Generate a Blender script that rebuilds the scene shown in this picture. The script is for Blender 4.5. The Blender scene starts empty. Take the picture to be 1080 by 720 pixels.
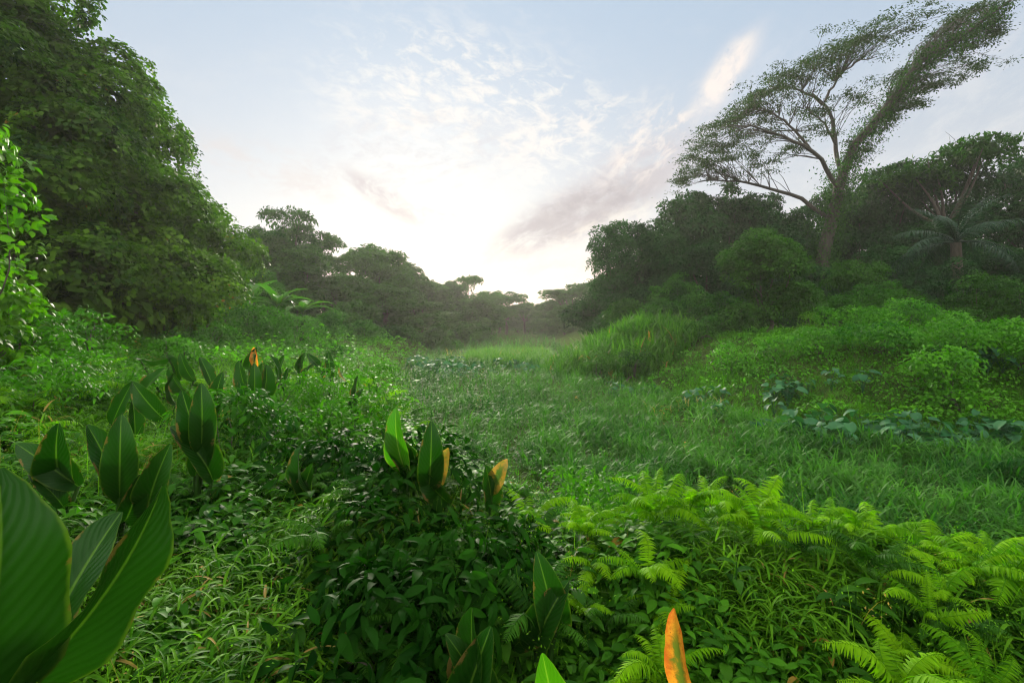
import bpy, math
import numpy as np
from mathutils import Vector, Matrix

R = math.radians
SC = bpy.context.scene
COL = SC.collection
RG = np.random.default_rng(11)

# ------------------------------------------------------------------ camera
EYE = 2.7
F = 510.0                      # focal length in photo pixels (17 mm on 36 mm)
cam_d = bpy.data.cameras.new('camera'); cam_d.lens = 17; cam_d.sensor_width = 36
cam_d.clip_start = 0.05; cam_d.clip_end = 3000; cam_d.shift_y = -20 / 1080
cam = bpy.data.objects.new('camera', cam_d); COL.objects.link(cam)
cam.location = (0, 0, EYE); cam.rotation_euler = (R(90), 0, 0)
SC.camera = cam

# ------------------------------------------------------------------ world / sky
SUN_EL, SUN_AZ = 17.0, -11.0            # degrees; azimuth from +Y, negative = to the left
sun_dir = Vector((math.sin(R(SUN_AZ)) * math.cos(R(SUN_EL)), math.cos(R(SUN_AZ)) * math.cos(R(SUN_EL)), math.sin(R(SUN_EL))))
W = bpy.data.worlds.new('World'); SC.world = W; W.use_nodes = True


class NB:
    """small node-building helper"""
    def __init__(s, tree): s.t = tree; s.t.nodes.clear()
    def new(s, typ, **kw):
        n = s.t.nodes.new(typ)
        for k, v in kw.items(): setattr(n, k, v)
        return n
    def link(s, a, b): s.t.links.new(a, b)
    def put(s, sock, v):
        if isinstance(v, bpy.types.NodeSocket): s.link(v, sock)
        else: sock.default_value = v
    def m(s, op, a, b=None, c=None, clamp=False):
        n = s.new('ShaderNodeMath', operation=op); n.use_clamp = clamp
        s.put(n.inputs[0], a)
        if b is not None: s.put(n.inputs[1], b)
        if c is not None: s.put(n.inputs[2], c)
        return n.outputs[0]
    def dot(s, a, v):
        n = s.new('ShaderNodeVectorMath', operation='DOT_PRODUCT'); s.put(n.inputs[0], a); s.put(n.inputs[1], v)
        return n.outputs['Value']
    def mix(s, f, a, b, blend='MIX'):
        n = s.new('ShaderNodeMix', data_type='RGBA', blend_type=blend); n.clamp_factor = True
        s.put(n.inputs[0], f); s.put(n.inputs[6], a); s.put(n.inputs[7], b)
        return n.outputs[2]
    def ramp(s, x, lo, hi, smooth=True):
        n = s.new('ShaderNodeMapRange'); n.interpolation_type = 'SMOOTHSTEP' if smooth else 'LINEAR'; n.clamp = True
        s.put(n.inputs['Value'], x); s.put(n.inputs['From Min'], lo); s.put(n.inputs['From Max'], hi)
        return n.outputs[0]
    def noise(s, vec, scale, detail=4, rough=.55, dist=0.0):
        n = s.new('ShaderNodeTexNoise'); s.put(n.inputs['Vector'], vec)
        n.inputs['Scale'].default_value = scale; n.inputs['Detail'].default_value = detail
        n.inputs['Roughness'].default_value = rough; n.inputs['Distortion'].default_value = dist
        return n.outputs['Fac']


def c4(r, g, b): return (r, g, b, 1.0)

nb = NB(W.node_tree)
tc = nb.new('ShaderNodeTexCoord').outputs['Generated']
sky = nb.new('ShaderNodeTexSky', sky_type='NISHITA')
sky.sun_disc = False; sky.sun_elevation = R(SUN_EL); sky.sun_rotation = R(SUN_AZ)
sky.air_density = 1.0; sky.dust_density = 1.2; sky.ozone_density = 1.6
SKY_K = 0.10
base = nb.mix(1.0, sky.outputs[0], c4(SKY_K, SKY_K, SKY_K), 'MULTIPLY')
sep = nb.new('ShaderNodeSeparateXYZ'); nb.link(tc, sep.inputs[0])
dz = sep.outputs[2]
gd = Vector((math.sin(R(-10)), math.cos(R(-10)), math.sin(R(6.5)))).normalized()   # where the horizon glow is brightest
sd = nb.dot(tc, tuple(gd))
# thin high veil of cloud that brightens towards the sun
veil_amt = nb.ramp(sd, 0.35, 1.0)
upv = nb.ramp(dz, 0.02, 0.60)
veil_low = nb.mix(nb.ramp(dz, .01, .20), c4(.92, .70, .55), c4(.73, .715, .73))
veil_col = nb.mix(upv, veil_low, c4(0.47, 0.60, 0.77))
base = nb.mix(0.90, base, veil_col)
glow = nb.m('POWER', nb.m('MAXIMUM', sd, 0.0), 18.0)
base = nb.mix(nb.m('MULTIPLY', glow, 0.08), base, c4(1.04, 1.0, 0.95))
# projected cloud-plane coordinates
den = nb.m('ADD', nb.m('MAXIMUM', dz, 0.0), 0.12)
comb = nb.new('ShaderNodeCombineXYZ')
nb.put(comb.inputs[0], nb.m('DIVIDE', sep.outputs[0], den)); nb.put(comb.inputs[1], nb.m('DIVIDE', sep.outputs[1], den))
cp = comb.outputs[0]
mp = nb.new('ShaderNodeMapping'); nb.link(cp, mp.inputs[0]); mp.inputs['Rotation'].default_value = (0, 0, R(35)); mp.inputs['Scale'].default_value = (1.0, 2.1, 1)
nA = nb.noise(mp.outputs[0], 1.7, 7, .62, .4)
nB = nb.noise(cp, 6.0, 8, .66, .3)
nC = nb.noise(tc, 9.0, 8, .62, .5)
nD = nb.noise(tc, 30.0, 6, .65, .3)
wisps = nb.m('MULTIPLY', nb.ramp(nb.m('ADD', nb.m('MULTIPLY', nA, .6), nb.m('MULTIPLY', nB, .4)), 0.50, 0.68), 0.10)
base = nb.mix(wisps, base, c4(0.86, 0.82, 0.80))


def pdir(px, py): return Vector(((px - 540) / F, 1.0, (340 - py) / F)).normalized()

CN = [0]
def cloud(base, px, py, ang, la, lb, col, amt, lo, hi, fine=.4):
    """one torn bank of cloud in a fixed direction of the sky: long axis at ang (degrees), half sizes la, lb (radians)"""
    CN[0] += 1
    c = pdir(px, py); right = c.cross(Vector((0, 0, 1))).normalized(); up = right.cross(c).normalized()
    a = right * math.cos(R(ang)) + up * math.sin(R(ang)); b = -right * math.sin(R(ang)) + up * math.cos(R(ang))
    ta = nb.dot(tc, tuple(a)); tb = nb.dot(tc, tuple(b))
    cv = nb.new('ShaderNodeCombineXYZ'); nb.put(cv.inputs[0], nb.m('MULTIPLY', ta, .55)); nb.put(cv.inputs[1], tb); cv.inputs[2].default_value = CN[0] * 3.7
    n1 = nb.noise(cv.outputs[0], 13, 7, .62, .6); n2 = nb.noise(cv.outputs[0], 42, 6, .66, .4)
    wx = nb.m('MULTIPLY', nb.m('SUBTRACT', n1, .5), .9)
    da = nb.m('ADD', nb.m('DIVIDE', ta, la), wx); db = nb.m('ADD', nb.m('DIVIDE', tb, lb), nb.m('MULTIPLY', wx, 1.8))
    r2 = nb.m('ADD', nb.m('MULTIPLY', da, da), nb.m('MULTIPLY', db, db))
    mask = nb.m('MULTIPLY', nb.m('POWER', 2.718, nb.m('MULTIPLY', r2, -.8)), nb.ramp(nb.dot(tc, tuple(c)), 0.2, 0.4))
    nn = nb.m('ADD', nb.m('MULTIPLY', n1, 1 - fine), nb.m('MULTIPLY', n2, fine))
    f = nb.m('MULTIPLY', nb.ramp(mask, .02, .75), nb.ramp(nn, lo, hi))
    return nb.mix(nb.m('MULTIPLY', f, amt), base, col)

base = cloud(base, 640, 205, 27, .19, .050, c4(.60, .56, .60), .85, .32, .56)
base = cloud(base, 605, 226, 21, .15, .035, c4(.42, .38, .42), .9, .32, .56)
base = cloud(base, 690, 150, 40, .085, .045, c4(1.0, .87, .80), .75, .44, .60, .6)
base = cloud(base, 640, 238, 20, .10, .02, c4(1.0, .90, .80), .5, .42, .60, .6)
base = cloud(base, 764, 76, 50, .060, .020, c4(1.0, .88, .82), .95, .36, .58)
base = cloud(base, 785, 100, 48, .09, .05, c4(.74, .76, .84), .3, .40, .62)
base = cloud(base, 510, 120, -14, .22, .11, c4(1.0, .92, .86), .75, .44, .62, .65)
base = cloud(base, 445, 160, 8, .17, .07, c4(.62, .60, .65), .5, .42, .64, .5)
base = cloud(base, 405, 208, -32, .07, .018, c4(.58, .52, .54), .8, .36, .58, .5)
base = cloud(base, 455, 228, -12, .08, .020, c4(.66, .60, .60), .6, .42, .62, .5)
base = cloud(base, 300, 180, -8, .16, .035, c4(.72, .65, .64), .6, .42, .62, .5)
base = cloud(base, 600, 135, 15, .12, .035, c4(1.0, .90, .84), .7, .46, .62, .6)
base = cloud(base, 1010, 130, 28, .30, .12, c4(.95, .90, .88), .28, .42, .64, .4)
base = cloud(base, 565, 292, 5, .20, .030, c4(.80, .62, .52), .6, .36, .60)
# brighter sky added overhead and behind the viewer to light the foliage
fill_sky = nb.m('MAXIMUM', nb.ramp(dz, .57, .80), nb.m('MULTIPLY', nb.ramp(nb.m('MULTIPLY', sep.outputs[1], -1.0), -.10, .45), nb.ramp(dz, -.02, .25)))
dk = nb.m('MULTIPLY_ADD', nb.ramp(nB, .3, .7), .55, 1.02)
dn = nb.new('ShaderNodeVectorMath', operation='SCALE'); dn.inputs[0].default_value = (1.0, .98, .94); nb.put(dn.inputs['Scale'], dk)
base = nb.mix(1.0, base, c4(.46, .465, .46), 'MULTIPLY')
base = nb.mix(fill_sky, base, dn.outputs[0])
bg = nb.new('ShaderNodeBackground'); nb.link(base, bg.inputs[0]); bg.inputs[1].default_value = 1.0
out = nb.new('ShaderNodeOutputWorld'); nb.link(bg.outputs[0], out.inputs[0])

# ------------------------------------------------------------------ sun
sl = bpy.data.lights.new('sun', 'SUN'); sl.energy = 5.0; sl.angle = R(9); sl.color = (1.0, .90, .74)
so = bpy.data.objects.new('sun', sl); COL.objects.link(so)
so.rotation_euler = sun_dir.to_track_quat('Z', 'Y').to_euler()

# ------------------------------------------------------------------ view / render
SC.view_settings.view_transform = 'Standard'; SC.view_settings.look = 'None'
SC.view_settings.exposure = 1.12; SC.view_settings.gamma = 1.0
SC.render.engine = 'CYCLES'
cy = SC.cycles
cy.max_bounces = 5; cy.diffuse_bounces = 3; cy.glossy_bounces = 1; cy.transmission_bounces = 3; cy.volume_bounces = 1; cy.transparent_max_bounces = 4
cy.use_denoising = True; cy.denoiser = 'OPENIMAGEDENOISE'
cy.pixel_filter_type = 'BLACKMAN_HARRIS'; cy.filter_width = 1.15
cy.sample_clamp_indirect = 4.0
cy.use_adaptive_sampling = True; cy.adaptive_threshold = 0.012

# ------------------------------------------------------------------ materials
def leaf_mat(name, dark, light, trans=.42, rough=.5, spec=.35, tcol=(1.0, 1.35, .45), odd=None, odd_at=.96, patch=.35, vein=0.0, midrib=None, orand=.35, edge=None):
    """leaf surface: each leaf keeps its own pigment (attribute lc.r), broad patches of paler and darker plants, light through the blade"""
    m = bpy.data.materials.new(name); m.use_nodes = True; b = NB(m.node_tree)
    at = b.new('ShaderNodeAttribute', attribute_name='lc'); sp = b.new('ShaderNodeSeparateColor'); b.link(at.outputs['Color'], sp.inputs[0])
    geo = b.new('ShaderNodeTexCoord').outputs['Object']
    n = b.noise(geo, .55, 3, .6)
    oi = b.new('ShaderNodeObjectInfo').outputs['Random']
    f = b.m('ADD', b.m('MULTIPLY', sp.outputs[0], 1 - patch), b.m('MULTIPLY', b.ramp(n, .3, .7), patch))
    f = b.m('ADD', f, b.m('MULTIPLY', b.m('SUBTRACT', oi, .5), orand), clamp=True)
    col = b.mix(f, c4(*dark), c4(*light))
    if odd: col = b.mix(b.m('GREATER_THAN', sp.outputs[0], odd_at), col, c4(*odd))
    if midrib:
        v = b.m('ABSOLUTE', b.m('SUBTRACT', sp.outputs[2], .5))
        col = b.mix(b.m('MULTIPLY', b.m('SUBTRACT', 1.0, b.ramp(v, .012, .035)), .75), col, c4(*midrib))
    norm = None
    if edge:
        v = b.m('ABSOLUTE', b.m('SUBTRACT', sp.outputs[2], .5))
        rag = b.m('MULTIPLY', b.m('SUBTRACT', b.noise(geo, 7, 4, .6), .5), .10)
        col = b.mix(b.m('MULTIPLY', b.ramp(b.m('ADD', v, rag), .455, .50), .4), col, c4(*edge))
        wear = b.m('ADD', b.noise(geo, 5, 5, .65), b.m('MULTIPLY', b.ramp(v, .25, .5), .16))
        col = b.mix(b.m('MULTIPLY', b.ramp(wear, .70, .76), .8), col, c4(.10, .060, .018))
    if vein > 0:
        v = b.m('ABSOLUTE', b.m('SUBTRACT', sp.outputs[2], .5))
        w = b.m('SINE', b.m('MULTIPLY', b.m('SUBTRACT', sp.outputs[1], b.m('MULTIPLY', v, .55)), 95.0))
        col = b.mix(b.m('MULTIPLY', b.ramp(w, .2, 1.0), vein), col, c4(*[min(1, x * 1.7) for x in light]))
        blot = b.noise(geo, 14, 4, .6)
        col = b.mix(b.m('MULTIPLY', b.ramp(blot, .60, .80), .25), col, c4(light[0] * 1.8, light[1] * 1.3, light[2]))
        bm = b.new('ShaderNodeBump'); bm.inputs['Strength'].default_value = .25; bm.inputs['Distance'].default_value = .003
        b.put(bm.inputs['Height'], w); norm = bm.outputs[0]
    p = b.new('ShaderNodeBsdfPrincipled'); b.link(col, p.inputs['Base Color'])
    p.inputs['Roughness'].default_value = rough; p.inputs['Specular IOR Level'].default_value = spec
    tr = b.new('ShaderNodeBsdfTranslucent'); b.link(b.mix(1.0, col, c4(*tcol), 'MULTIPLY'), tr.inputs[0])
    if norm: b.link(norm, p.inputs['Normal'])
    mx = b.new('ShaderNodeMixShader'); mx.inputs[0].default_value = trans
    b.link(p.outputs[0], mx.inputs[1]); b.link(tr.outputs[0], mx.inputs[2])
    o = b.new('ShaderNodeOutputMaterial'); b.link(mx.outputs[0], o.inputs[0])
    return m


def bark_mat(name, a, c, scale=6):
    m = bpy.data.materials.new(name); m.use_nodes = True; b = NB(m.node_tree)
    g = b.new('ShaderNodeTexCoord').outputs['Object']
    mp = b.new('ShaderNodeMapping'); b.link(g, mp.inputs[0]); mp.inputs['Scale'].default_value = (1, 1, .25)
    n = b.noise(mp.outputs[0], scale, 6, .65, .3)
    p = b.new('ShaderNodeBsdfPrincipled'); b.link(b.mix(b.ramp(n, .3, .7), c4(*a), c4(*c)), p.inputs['Base Color']); p.inputs['Roughness'].default_value = .9
    bm = b.new('ShaderNodeBump'); bm.inputs['Strength'].default_value = .6; bm.inputs['Distance'].default_value = .05; b.put(bm.inputs['Height'], n); b.link(bm.outputs[0], p.inputs['Normal'])
    o = b.new('ShaderNodeOutputMaterial'); b.link(p.outputs[0], o.inputs[0])
    return m

M = {}
M['vine'] = leaf_mat('vine_leaf', (.004, .028, .002), (.095, .205, .007), .40, spec=.08, rough=.6, odd=(.17, .08, .01), odd_at=.98)
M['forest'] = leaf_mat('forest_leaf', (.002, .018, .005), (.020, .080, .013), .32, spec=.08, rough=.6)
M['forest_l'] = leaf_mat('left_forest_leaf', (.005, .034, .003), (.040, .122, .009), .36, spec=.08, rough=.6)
M['bright'] = leaf_mat('bright_leaf', (.030, .120, .002), (.090, .220, .004), .45, spec=.12)
M['bush'] = leaf_mat('bush_leaf', (.005, .044, .003), (.048, .165, .009), .40, spec=.08, rough=.6)
M['albizia'] = leaf_mat('feathery_leaf', (.010, .030, .005), (.030, .068, .010), .36, spec=.08)
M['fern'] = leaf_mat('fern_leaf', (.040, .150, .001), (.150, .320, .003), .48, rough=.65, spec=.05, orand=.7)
M['fern_d'] = leaf_mat('dark_fern_leaf', (.007, .044, .002), (.030, .105, .003), .36, rough=.65, spec=.08)  # darker leaf green for part of the ferns and the seedlings
M['canna'] = leaf_mat('paddle_leaf', (.004, .028, .001), (.010, .045, .003), .28, rough=.42, spec=.16, vein=.10, midrib=(.055, .120, .010), patch=.5, edge=(.09, .15, .01))
M['canna_l'] = leaf_mat('young_paddle_leaf', (.014, .085, .002), (.045, .150, .004), .48, rough=.42, spec=.2, vein=.10, midrib=(.11, .20, .02), patch=.5, edge=(.16, .22, .02))
M['taro'] = leaf_mat('taro_leaf', (.010, .060, .020), (.034, .112, .042), .26, rough=.6, spec=.08, tcol=(1.0, 1.4, .5))
M['grass'] = leaf_mat('valley_grass_blade', (.006, .050, .005), (.072, .205, .024), .40, rough=.6, spec=.06, odd=(.18, .16, .05), odd_at=.992)
M['bankgrass'] = leaf_mat('bank_grass_blade', (.010, .064, .002), (.098, .245, .007), .42, rough=.6, spec=.05, odd=(.22, .16, .04), odd_at=.978)
M['lawn'] = leaf_mat('bank_slope_blade', (.008, .068, .002), (.085, .245, .006), .42, rough=.6, spec=.06)
M['weed'] = leaf_mat('weed_leaf', (.004, .042, .002), (.056, .190, .006), .42, rough=.6, spec=.06, odd=(.20, .13, .02), odd_at=.99)
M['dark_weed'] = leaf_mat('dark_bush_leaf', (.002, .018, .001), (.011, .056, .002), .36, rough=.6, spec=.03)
M['creeper'] = leaf_mat('creeper_leaf', (.008, .075, .003), (.082, .262, .008), .42, rough=.55, spec=.08)
M['reed'] = leaf_mat('reed_blade', (.020, .085, .004), (.078, .195, .014), .42, rough=.6, spec=.08, odd=(.24, .13, .04), odd_at=.985)
M['palm'] = leaf_mat('palm_leaflet', (.003, .022, .010), (.012, .050, .020), .28, rough=.45, spec=.2)
M['bark'] = bark_mat('bark', (.022, .018, .012), (.060, .048, .034))
M['pale_bark'] = bark_mat('pale_bark', (.014, .012, .008), (.040, .034, .024))
M['stem'] = leaf_mat('green_stem', (.006, .024, .003), (.016, .044, .005), .05, spec=.02, rough=.8)


def dead_mat(name, a, bcol, g):
    m = bpy.data.materials.new(name); m.use_nodes = True; b = NB(m.node_tree)
    at = b.new('ShaderNodeAttribute', attribute_name='lc'); sp = b.new('ShaderNodeSeparateColor'); b.link(at.outputs['Color'], sp.inputs[0])
    geo = b.new('ShaderNodeTexCoord').outputs['Object']
    n = b.noise(geo, 9, 5, .65, .6); v = b.m('ABSOLUTE', b.m('SUBTRACT', sp.outputs[2], .5))
    col = b.mix(b.ramp(n, .38, .62), c4(*a), c4(*bcol))
    gm = b.m('MULTIPLY', b.m('SUBTRACT', 1.0, b.ramp(b.m('ADD', v, b.m('MULTIPLY', b.m('SUBTRACT', n, .5), .9)), .04, .34)), b.m('SUBTRACT', 1.0, b.ramp(sp.outputs[1], .62, .98)))
    col = b.mix(gm, col, c4(*g))
    col = b.mix(b.m('MULTIPLY', b.ramp(b.noise(geo, 40, 4, .6), .62, .72), .8), col, c4(.06, .025, .01))
    p = b.new('ShaderNodeBsdfPrincipled'); b.link(col, p.inputs['Base Color']); p.inputs['Roughness'].default_value = .5
    tr = b.new('ShaderNodeBsdfTranslucent'); b.link(col, tr.inputs[0])
    mx = b.new('ShaderNodeMixShader'); mx.inputs[0].default_value = .45
    b.link(p.outputs[0], mx.inputs[1]); b.link(tr.outputs[0], mx.inputs[2])
    o = b.new('ShaderNodeOutputMaterial'); b.link(mx.outputs[0], o.inputs[0])
    return m
M['orange'] = dead_mat('orange_withered_leaf', (.46, .11, .008), (.55, .24, .015), (.10, .15, .010))
M['yellowing'] = dead_mat('yellowing_leaf', (.13, .13, .012), (.26, .15, .015), (.030, .080, .006))

# ------------------------------------------------------------------ numeric helpers
def _hash(ix, iy, seed):
    h = (ix.astype(np.int64) * 374761393 + iy.astype(np.int64) * 668265263 + seed * 974711) & 0xffffffff
    h = ((h ^ (h >> 13)) * 1274126177) & 0xffffffff
    return ((h ^ (h >> 16)) & 0xffff) / 65535.0

def vnoise(x, y, seed=0):
    xi = np.floor(x); yi = np.floor(y); fx = x - xi; fy = y - yi
    fx = fx * fx * (3 - 2 * fx); fy = fy * fy * (3 - 2 * fy); xi = xi.astype(np.int64); yi = yi.astype(np.int64)
    a = _hash(xi, yi, seed); b = _hash(xi + 1, yi, seed); c = _hash(xi, yi + 1, seed); d = _hash(xi + 1, yi + 1, seed)
    return (a * (1 - fx) + b * fx) * (1 - fy) + (c * (1 - fx) + d * fx) * fy

def fbm(x, y, sc, seed=0, octv=3):
    r = 0; a = .5; t = 0
    for k in range(octv):
        r = r + a * vnoise(x / sc * 2 ** k, y / sc * 2 ** k, seed + k); t += a; a *= .5
    return r / t

def sstep(t): t = np.clip(t, 0, 1); return t * t * (3 - 2 * t)

VALLEY = np.array([(14, 5.0), (9, 4.7), (4, 4.6), (2.2, 5.0), (1.0, 5.8), (.3, 7.5), (-.8, 10), (-2.6, 14), (-5.6, 26), (-7.5, 36), (-9.5, 60), (-10, 100), (-8, 190),
                   (12, 190), (6.5, 100), (6, 62), (4.8, 44), (2.8, 33), (2.4, 26.5), (5.2, 21), (6.4, 16.5), (7.8, 12.7), (11.0, 11), (15, 10)], float)

def sdist(x, y):
    x = np.asarray(x, float); y = np.asarray(y, float)
    d2 = np.full(x.shape, 1e9); ins = np.zeros(x.shape, bool); n = len(VALLEY)
    for i in range(n):
        ax, ay = VALLEY[i]; bx, by = VALLEY[(i + 1) % n]
        ex, ey = bx - ax, by - ay; t = np.clip(((x - ax) * ex + (y - ay) * ey) / (ex * ex + ey * ey), 0, 1)
        d2 = np.minimum(d2, (x - ax - t * ex) ** 2 + (y - ay - t * ey) ** 2)
        cond = (ay > y) != (by > y)
        xi = ax + (y - ay) * ex / (ey if abs(ey) > 1e-9 else 1e-9)
        ins ^= cond & (x < xi)
    d = np.sqrt(d2)
    return np.where(ins, -d, d)

def right_w(x, y):   # weight of the tall right bank against the low near/left one
    xc = np.interp(y, [0, 6, 8, 12, 20, 30, 60, 100], [60, 13, 5, 3, 1, -.5, -1, -2])
    return sstep((x - xc) / 3.0 + .5) * sstep((y - 6.0) / 2.5)

def terrain(x, y):
    x = np.asarray(x, float); y = np.asarray(y, float)
    s = sdist(x, y); sp = np.maximum(s, 0)
    left = 1.25 * sstep(sp / 2.4) + .13 * np.clip(sp - 2.2, 0, 14)
    left = left * (1 - .35 * sstep((4.5 - y) / 3) * sstep((x + 3) / 3))
    right = 2.25 * sstep(sp / 6.5) + .01 * np.clip(sp - 6, 0, 40)
    w = right_w(x, y)
    z = left * (1 - w) + right * w - .35
    z = z + (fbm(x, y, 1.6, 3) - .5) * .30 * sstep(s / 1.5 + .3) + (fbm(x, y, 6, 5) - .5) * .5 * sstep(s / 4)
    z = z + .38 * np.exp(-((x - 1.9) / 1.5) ** 2 - ((y - 3.3) / .75) ** 2) + .25 * np.exp(-((x + .9) / .7) ** 2 - ((y - 3.6) / .8) ** 2)
    return z + .16 * np.clip(s - 27, 0, 45) * sstep((y - 10) / 15) * sstep((175 - y) / 50)

def tz(x, y): return float(terrain(np.array([x]), np.array([y]))[0])
def at(px, py, d): return ((px - 540) / F * d, d, EYE + (340 - py) / F * d)

def norm(v): return v / np.maximum(np.linalg.norm(v, axis=-1, keepdims=True), 1e-9)

def frames(d, n):
    Y = norm(d); X = norm(np.cross(Y, n)); Z = np.cross(X, Y)
    return np.stack([X, Y, Z], 2)          # columns

def yaw_frames(a, tilt_x=None):
    N = len(a); c, s = np.cos(a), np.sin(a); fr = np.zeros((N, 3, 3))
    fr[:, 0, 0] = c; fr[:, 1, 0] = s; fr[:, 0, 1] = -s; fr[:, 1, 1] = c; fr[:, 2, 2] = 1
    if tilt_x is not None:
        ct, st = np.cos(tilt_x), np.sin(tilt_x); rx = np.zeros((N, 3, 3)); rx[:, 0, 0] = 1
        rx[:, 1, 1] = ct; rx[:, 1, 2] = -st; rx[:, 2, 1] = st; rx[:, 2, 2] = ct
        fr = fr @ rx
    return fr


class T:
    """a template: vertices, flat loop list, polygon sizes, per-vertex (u, v) along and across the leaf"""
    def __init__(s, v, faces, uv):
        s.v = np.array(v, float).reshape(-1, 3); s.uv = np.array(uv, float).reshape(-1, 2)
        s.loops = np.array([i for f in faces for i in f], np.int64); s.tot = np.array([len(f) for f in faces], np.int64)
    def faces(s):
        o = []; k = 0
        for t in s.tot: o.append(list(s.loops[k:k + t])); k += t
        return o
    def moved(s, mat, off, sc=1.0):
        t = T.__new__(T); t.v = (s.v * sc) @ np.array(mat).T + np.array(off); t.uv = s.uv; t.loops = s.loops; t.tot = s.tot
        return t
    @staticmethod
    def join(ts):
        t = T.__new__(T); k = 0; L = []
        for q in ts: L.append(q.loops + k); k += len(q.v)
        t.v = np.concatenate([q.v for q in ts]); t.uv = np.concatenate([q.uv for q in ts]); t.loops = np.concatenate(L); t.tot = np.concatenate([q.tot for q in ts])
        return t


class Field:
    def __init__(s): s.V = []; s.L = []; s.Tt = []; s.C = []; s.n = 0
    def add(s, t, pos, fr, sc, rnd):
        pos = np.asarray(pos, float).reshape(-1, 3); N = len(pos)
        if N == 0: return
        sc = np.asarray(sc, float)
        if sc.ndim < 2: sc = np.broadcast_to(sc.reshape(-1, 1), (N, 3))
        v = np.einsum('nij,nkj->nki', fr, t.v[None] * sc[:, None, :]) + pos[:, None, :]
        nv = len(t.v)
        s.V.append(v.reshape(-1, 3).astype(np.float32))
        s.L.append((t.loops[None] + (np.arange(N) * nv)[:, None] + s.n).ravel().astype(np.int32))
        s.Tt.append(np.tile(t.tot, N).astype(np.int32))
        c = np.ones((N, nv, 4), np.float32); c[:, :, 0] = np.broadcast_to(np.asarray(rnd, float), (N,))[:, None]; c[:, :, 1] = t.uv[None, :, 0]; c[:, :, 2] = t.uv[None, :, 1]
        s.C.append(c.reshape(-1, 4)); s.n += N * nv
    def one(s, t, rnd=.5): s.add(t, [(0, 0, 0)], np.eye(3)[None], 1.0, [rnd])
    def mesh(s, name, mat):
        me = bpy.data.meshes.new(name)
        V = np.concatenate(s.V); L = np.concatenate(s.L); t = np.concatenate(s.Tt); C = np.concatenate(s.C)
        me.vertices.add(len(V)); me.vertices.foreach_set('co', V.ravel())
        me.loops.add(len(L)); me.loops.foreach_set('vertex_index', L)
        me.polygons.add(len(t)); st = np.zeros(len(t), np.int32); st[1:] = np.cumsum(t)[:-1]
        me.polygons.foreach_set('loop_start', st); me.polygons.foreach_set('use_smooth', np.ones(len(t), bool))
        a = me.color_attributes.new('lc', 'FLOAT_COLOR', 'POINT'); a.data.foreach_set('color', C.ravel())
        me.update(calc_edges=True); me.materials.append(mat)
        return me
    def build(s, name, mat, parent=None): return link(name, s.mesh(name, mat), parent)


def link(name, data, parent=None):
    o = bpy.data.objects.new(name, data); COL.objects.link(o)
    if parent: o.parent = parent
    return o

def thing(name, label, cat, loc=(0, 0, 0), rz=0.0, group=None, data=None):
    o = link(name, data); o.location = loc; o.rotation_euler = (0, 0, rz)
    o['label'] = label; o['category'] = cat
    if group: o['group'] = group
    return o

def stuff(o, label, cat):
    o['kind'] = 'stuff'; o['label'] = label; o['category'] = cat; return o

# ------------------------------------------------------------------ leaf templates
def diamond(w=.5, droop=.10, fold=.08):
    return T([(0, 0, 0), (-w / 2, .45, fold), (w / 2, .45, fold), (0, 1, -droop)], [(0, 2, 3), (0, 3, 1)], [(0, .5), (.5, 0), (.5, 1), (1, .5)])

def grid_leaf(nu, nv, wf, fold=.25, bend=.6, a0=.2, wave=0.0, wk=9.0, seed=0, tear=0.0, stalk=0.0):
    """blade along +Y: nu rows, nv columns each side, width function wf(u), folded at the midrib, bending along its length"""
    v = []; uv = []; f = []; y = 0; z = 0; pu = 0; rg = np.random.default_rng(seed); ph = rg.random(2) * 6
    js = np.linspace(-1, 1, 2 * nv + 1)
    for i in range(nu + 1):
        u = i / nu; a = a0 - bend * u
        if i: y += math.cos(a) / nu; z += math.sin(a) / nu
        w = wf(u) / 2
        for j in js:
            e = wave * math.sin(u * wk + (ph[0] if j < 0 else ph[1])) * abs(j) ** 2 * w + tear * (rg.random() - .5) * (abs(j) > .9)
            h = fold * abs(j) * w + e
            v.append((j * w * math.cos(fold * .5), y - math.sin(a) * h, z + math.cos(a) * h)); uv.append((u, (j + 1) / 2))
    k = 2 * nv + 1
    for i in range(nu):
        for j in range(k - 1):
            f.append((i * k + j, i * k + j + 1, (i + 1) * k + j + 1, (i + 1) * k + j))
    return T(v, f, uv)

def lance(w=.28, nu=4, **kw): return grid_leaf(nu, 1, lambda u: w * (math.sin(math.pi * min(1, u * .96 + .03)) ** .8) * (1.15 - .5 * u) + .004, **kw)
def blade(w=.06, nu=4, **kw): return grid_leaf(nu, 1, lambda u: w * (min(1, u * 6 + .45)) * (1 - u ** 2.2) + .002, **kw)
def strip(w=.05, nu=4, bend=.8, a0=1.2):
    v = []; f = []; uv = []; y = 0; z = 0
    for i in range(nu + 1):
        u = i / nu; a = a0 - bend * u
        if i: y += math.cos(a) / nu; z += math.sin(a) / nu
        if i < nu:
            ww = w / 2 * (1 - u ** 2); v += [(-ww, y, z), (ww, y, z)]; uv += [(u, 0), (u, 1)]
        else: v.append((0, y, z)); uv.append((1, .5))
    for i in range(nu - 1): f.append((2 * i, 2 * i + 1, 2 * i + 3, 2 * i + 2))
    f.append((2 * nu - 2, 2 * nu - 1, 2 * nu)); return T(v, f, uv)

def Rz(a): return np.array([[math.cos(a), -math.sin(a), 0], [math.sin(a), math.cos(a), 0], [0, 0, 1]])
def Rx(a): return np.array([[1, 0, 0], [0, math.cos(a), -math.sin(a)], [0, math.sin(a), math.cos(a)]])
def Ry(a): return np.array([[math.cos(a), 0, math.sin(a)], [0, 1, 0], [-math.sin(a), 0, math.cos(a)]])

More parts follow.
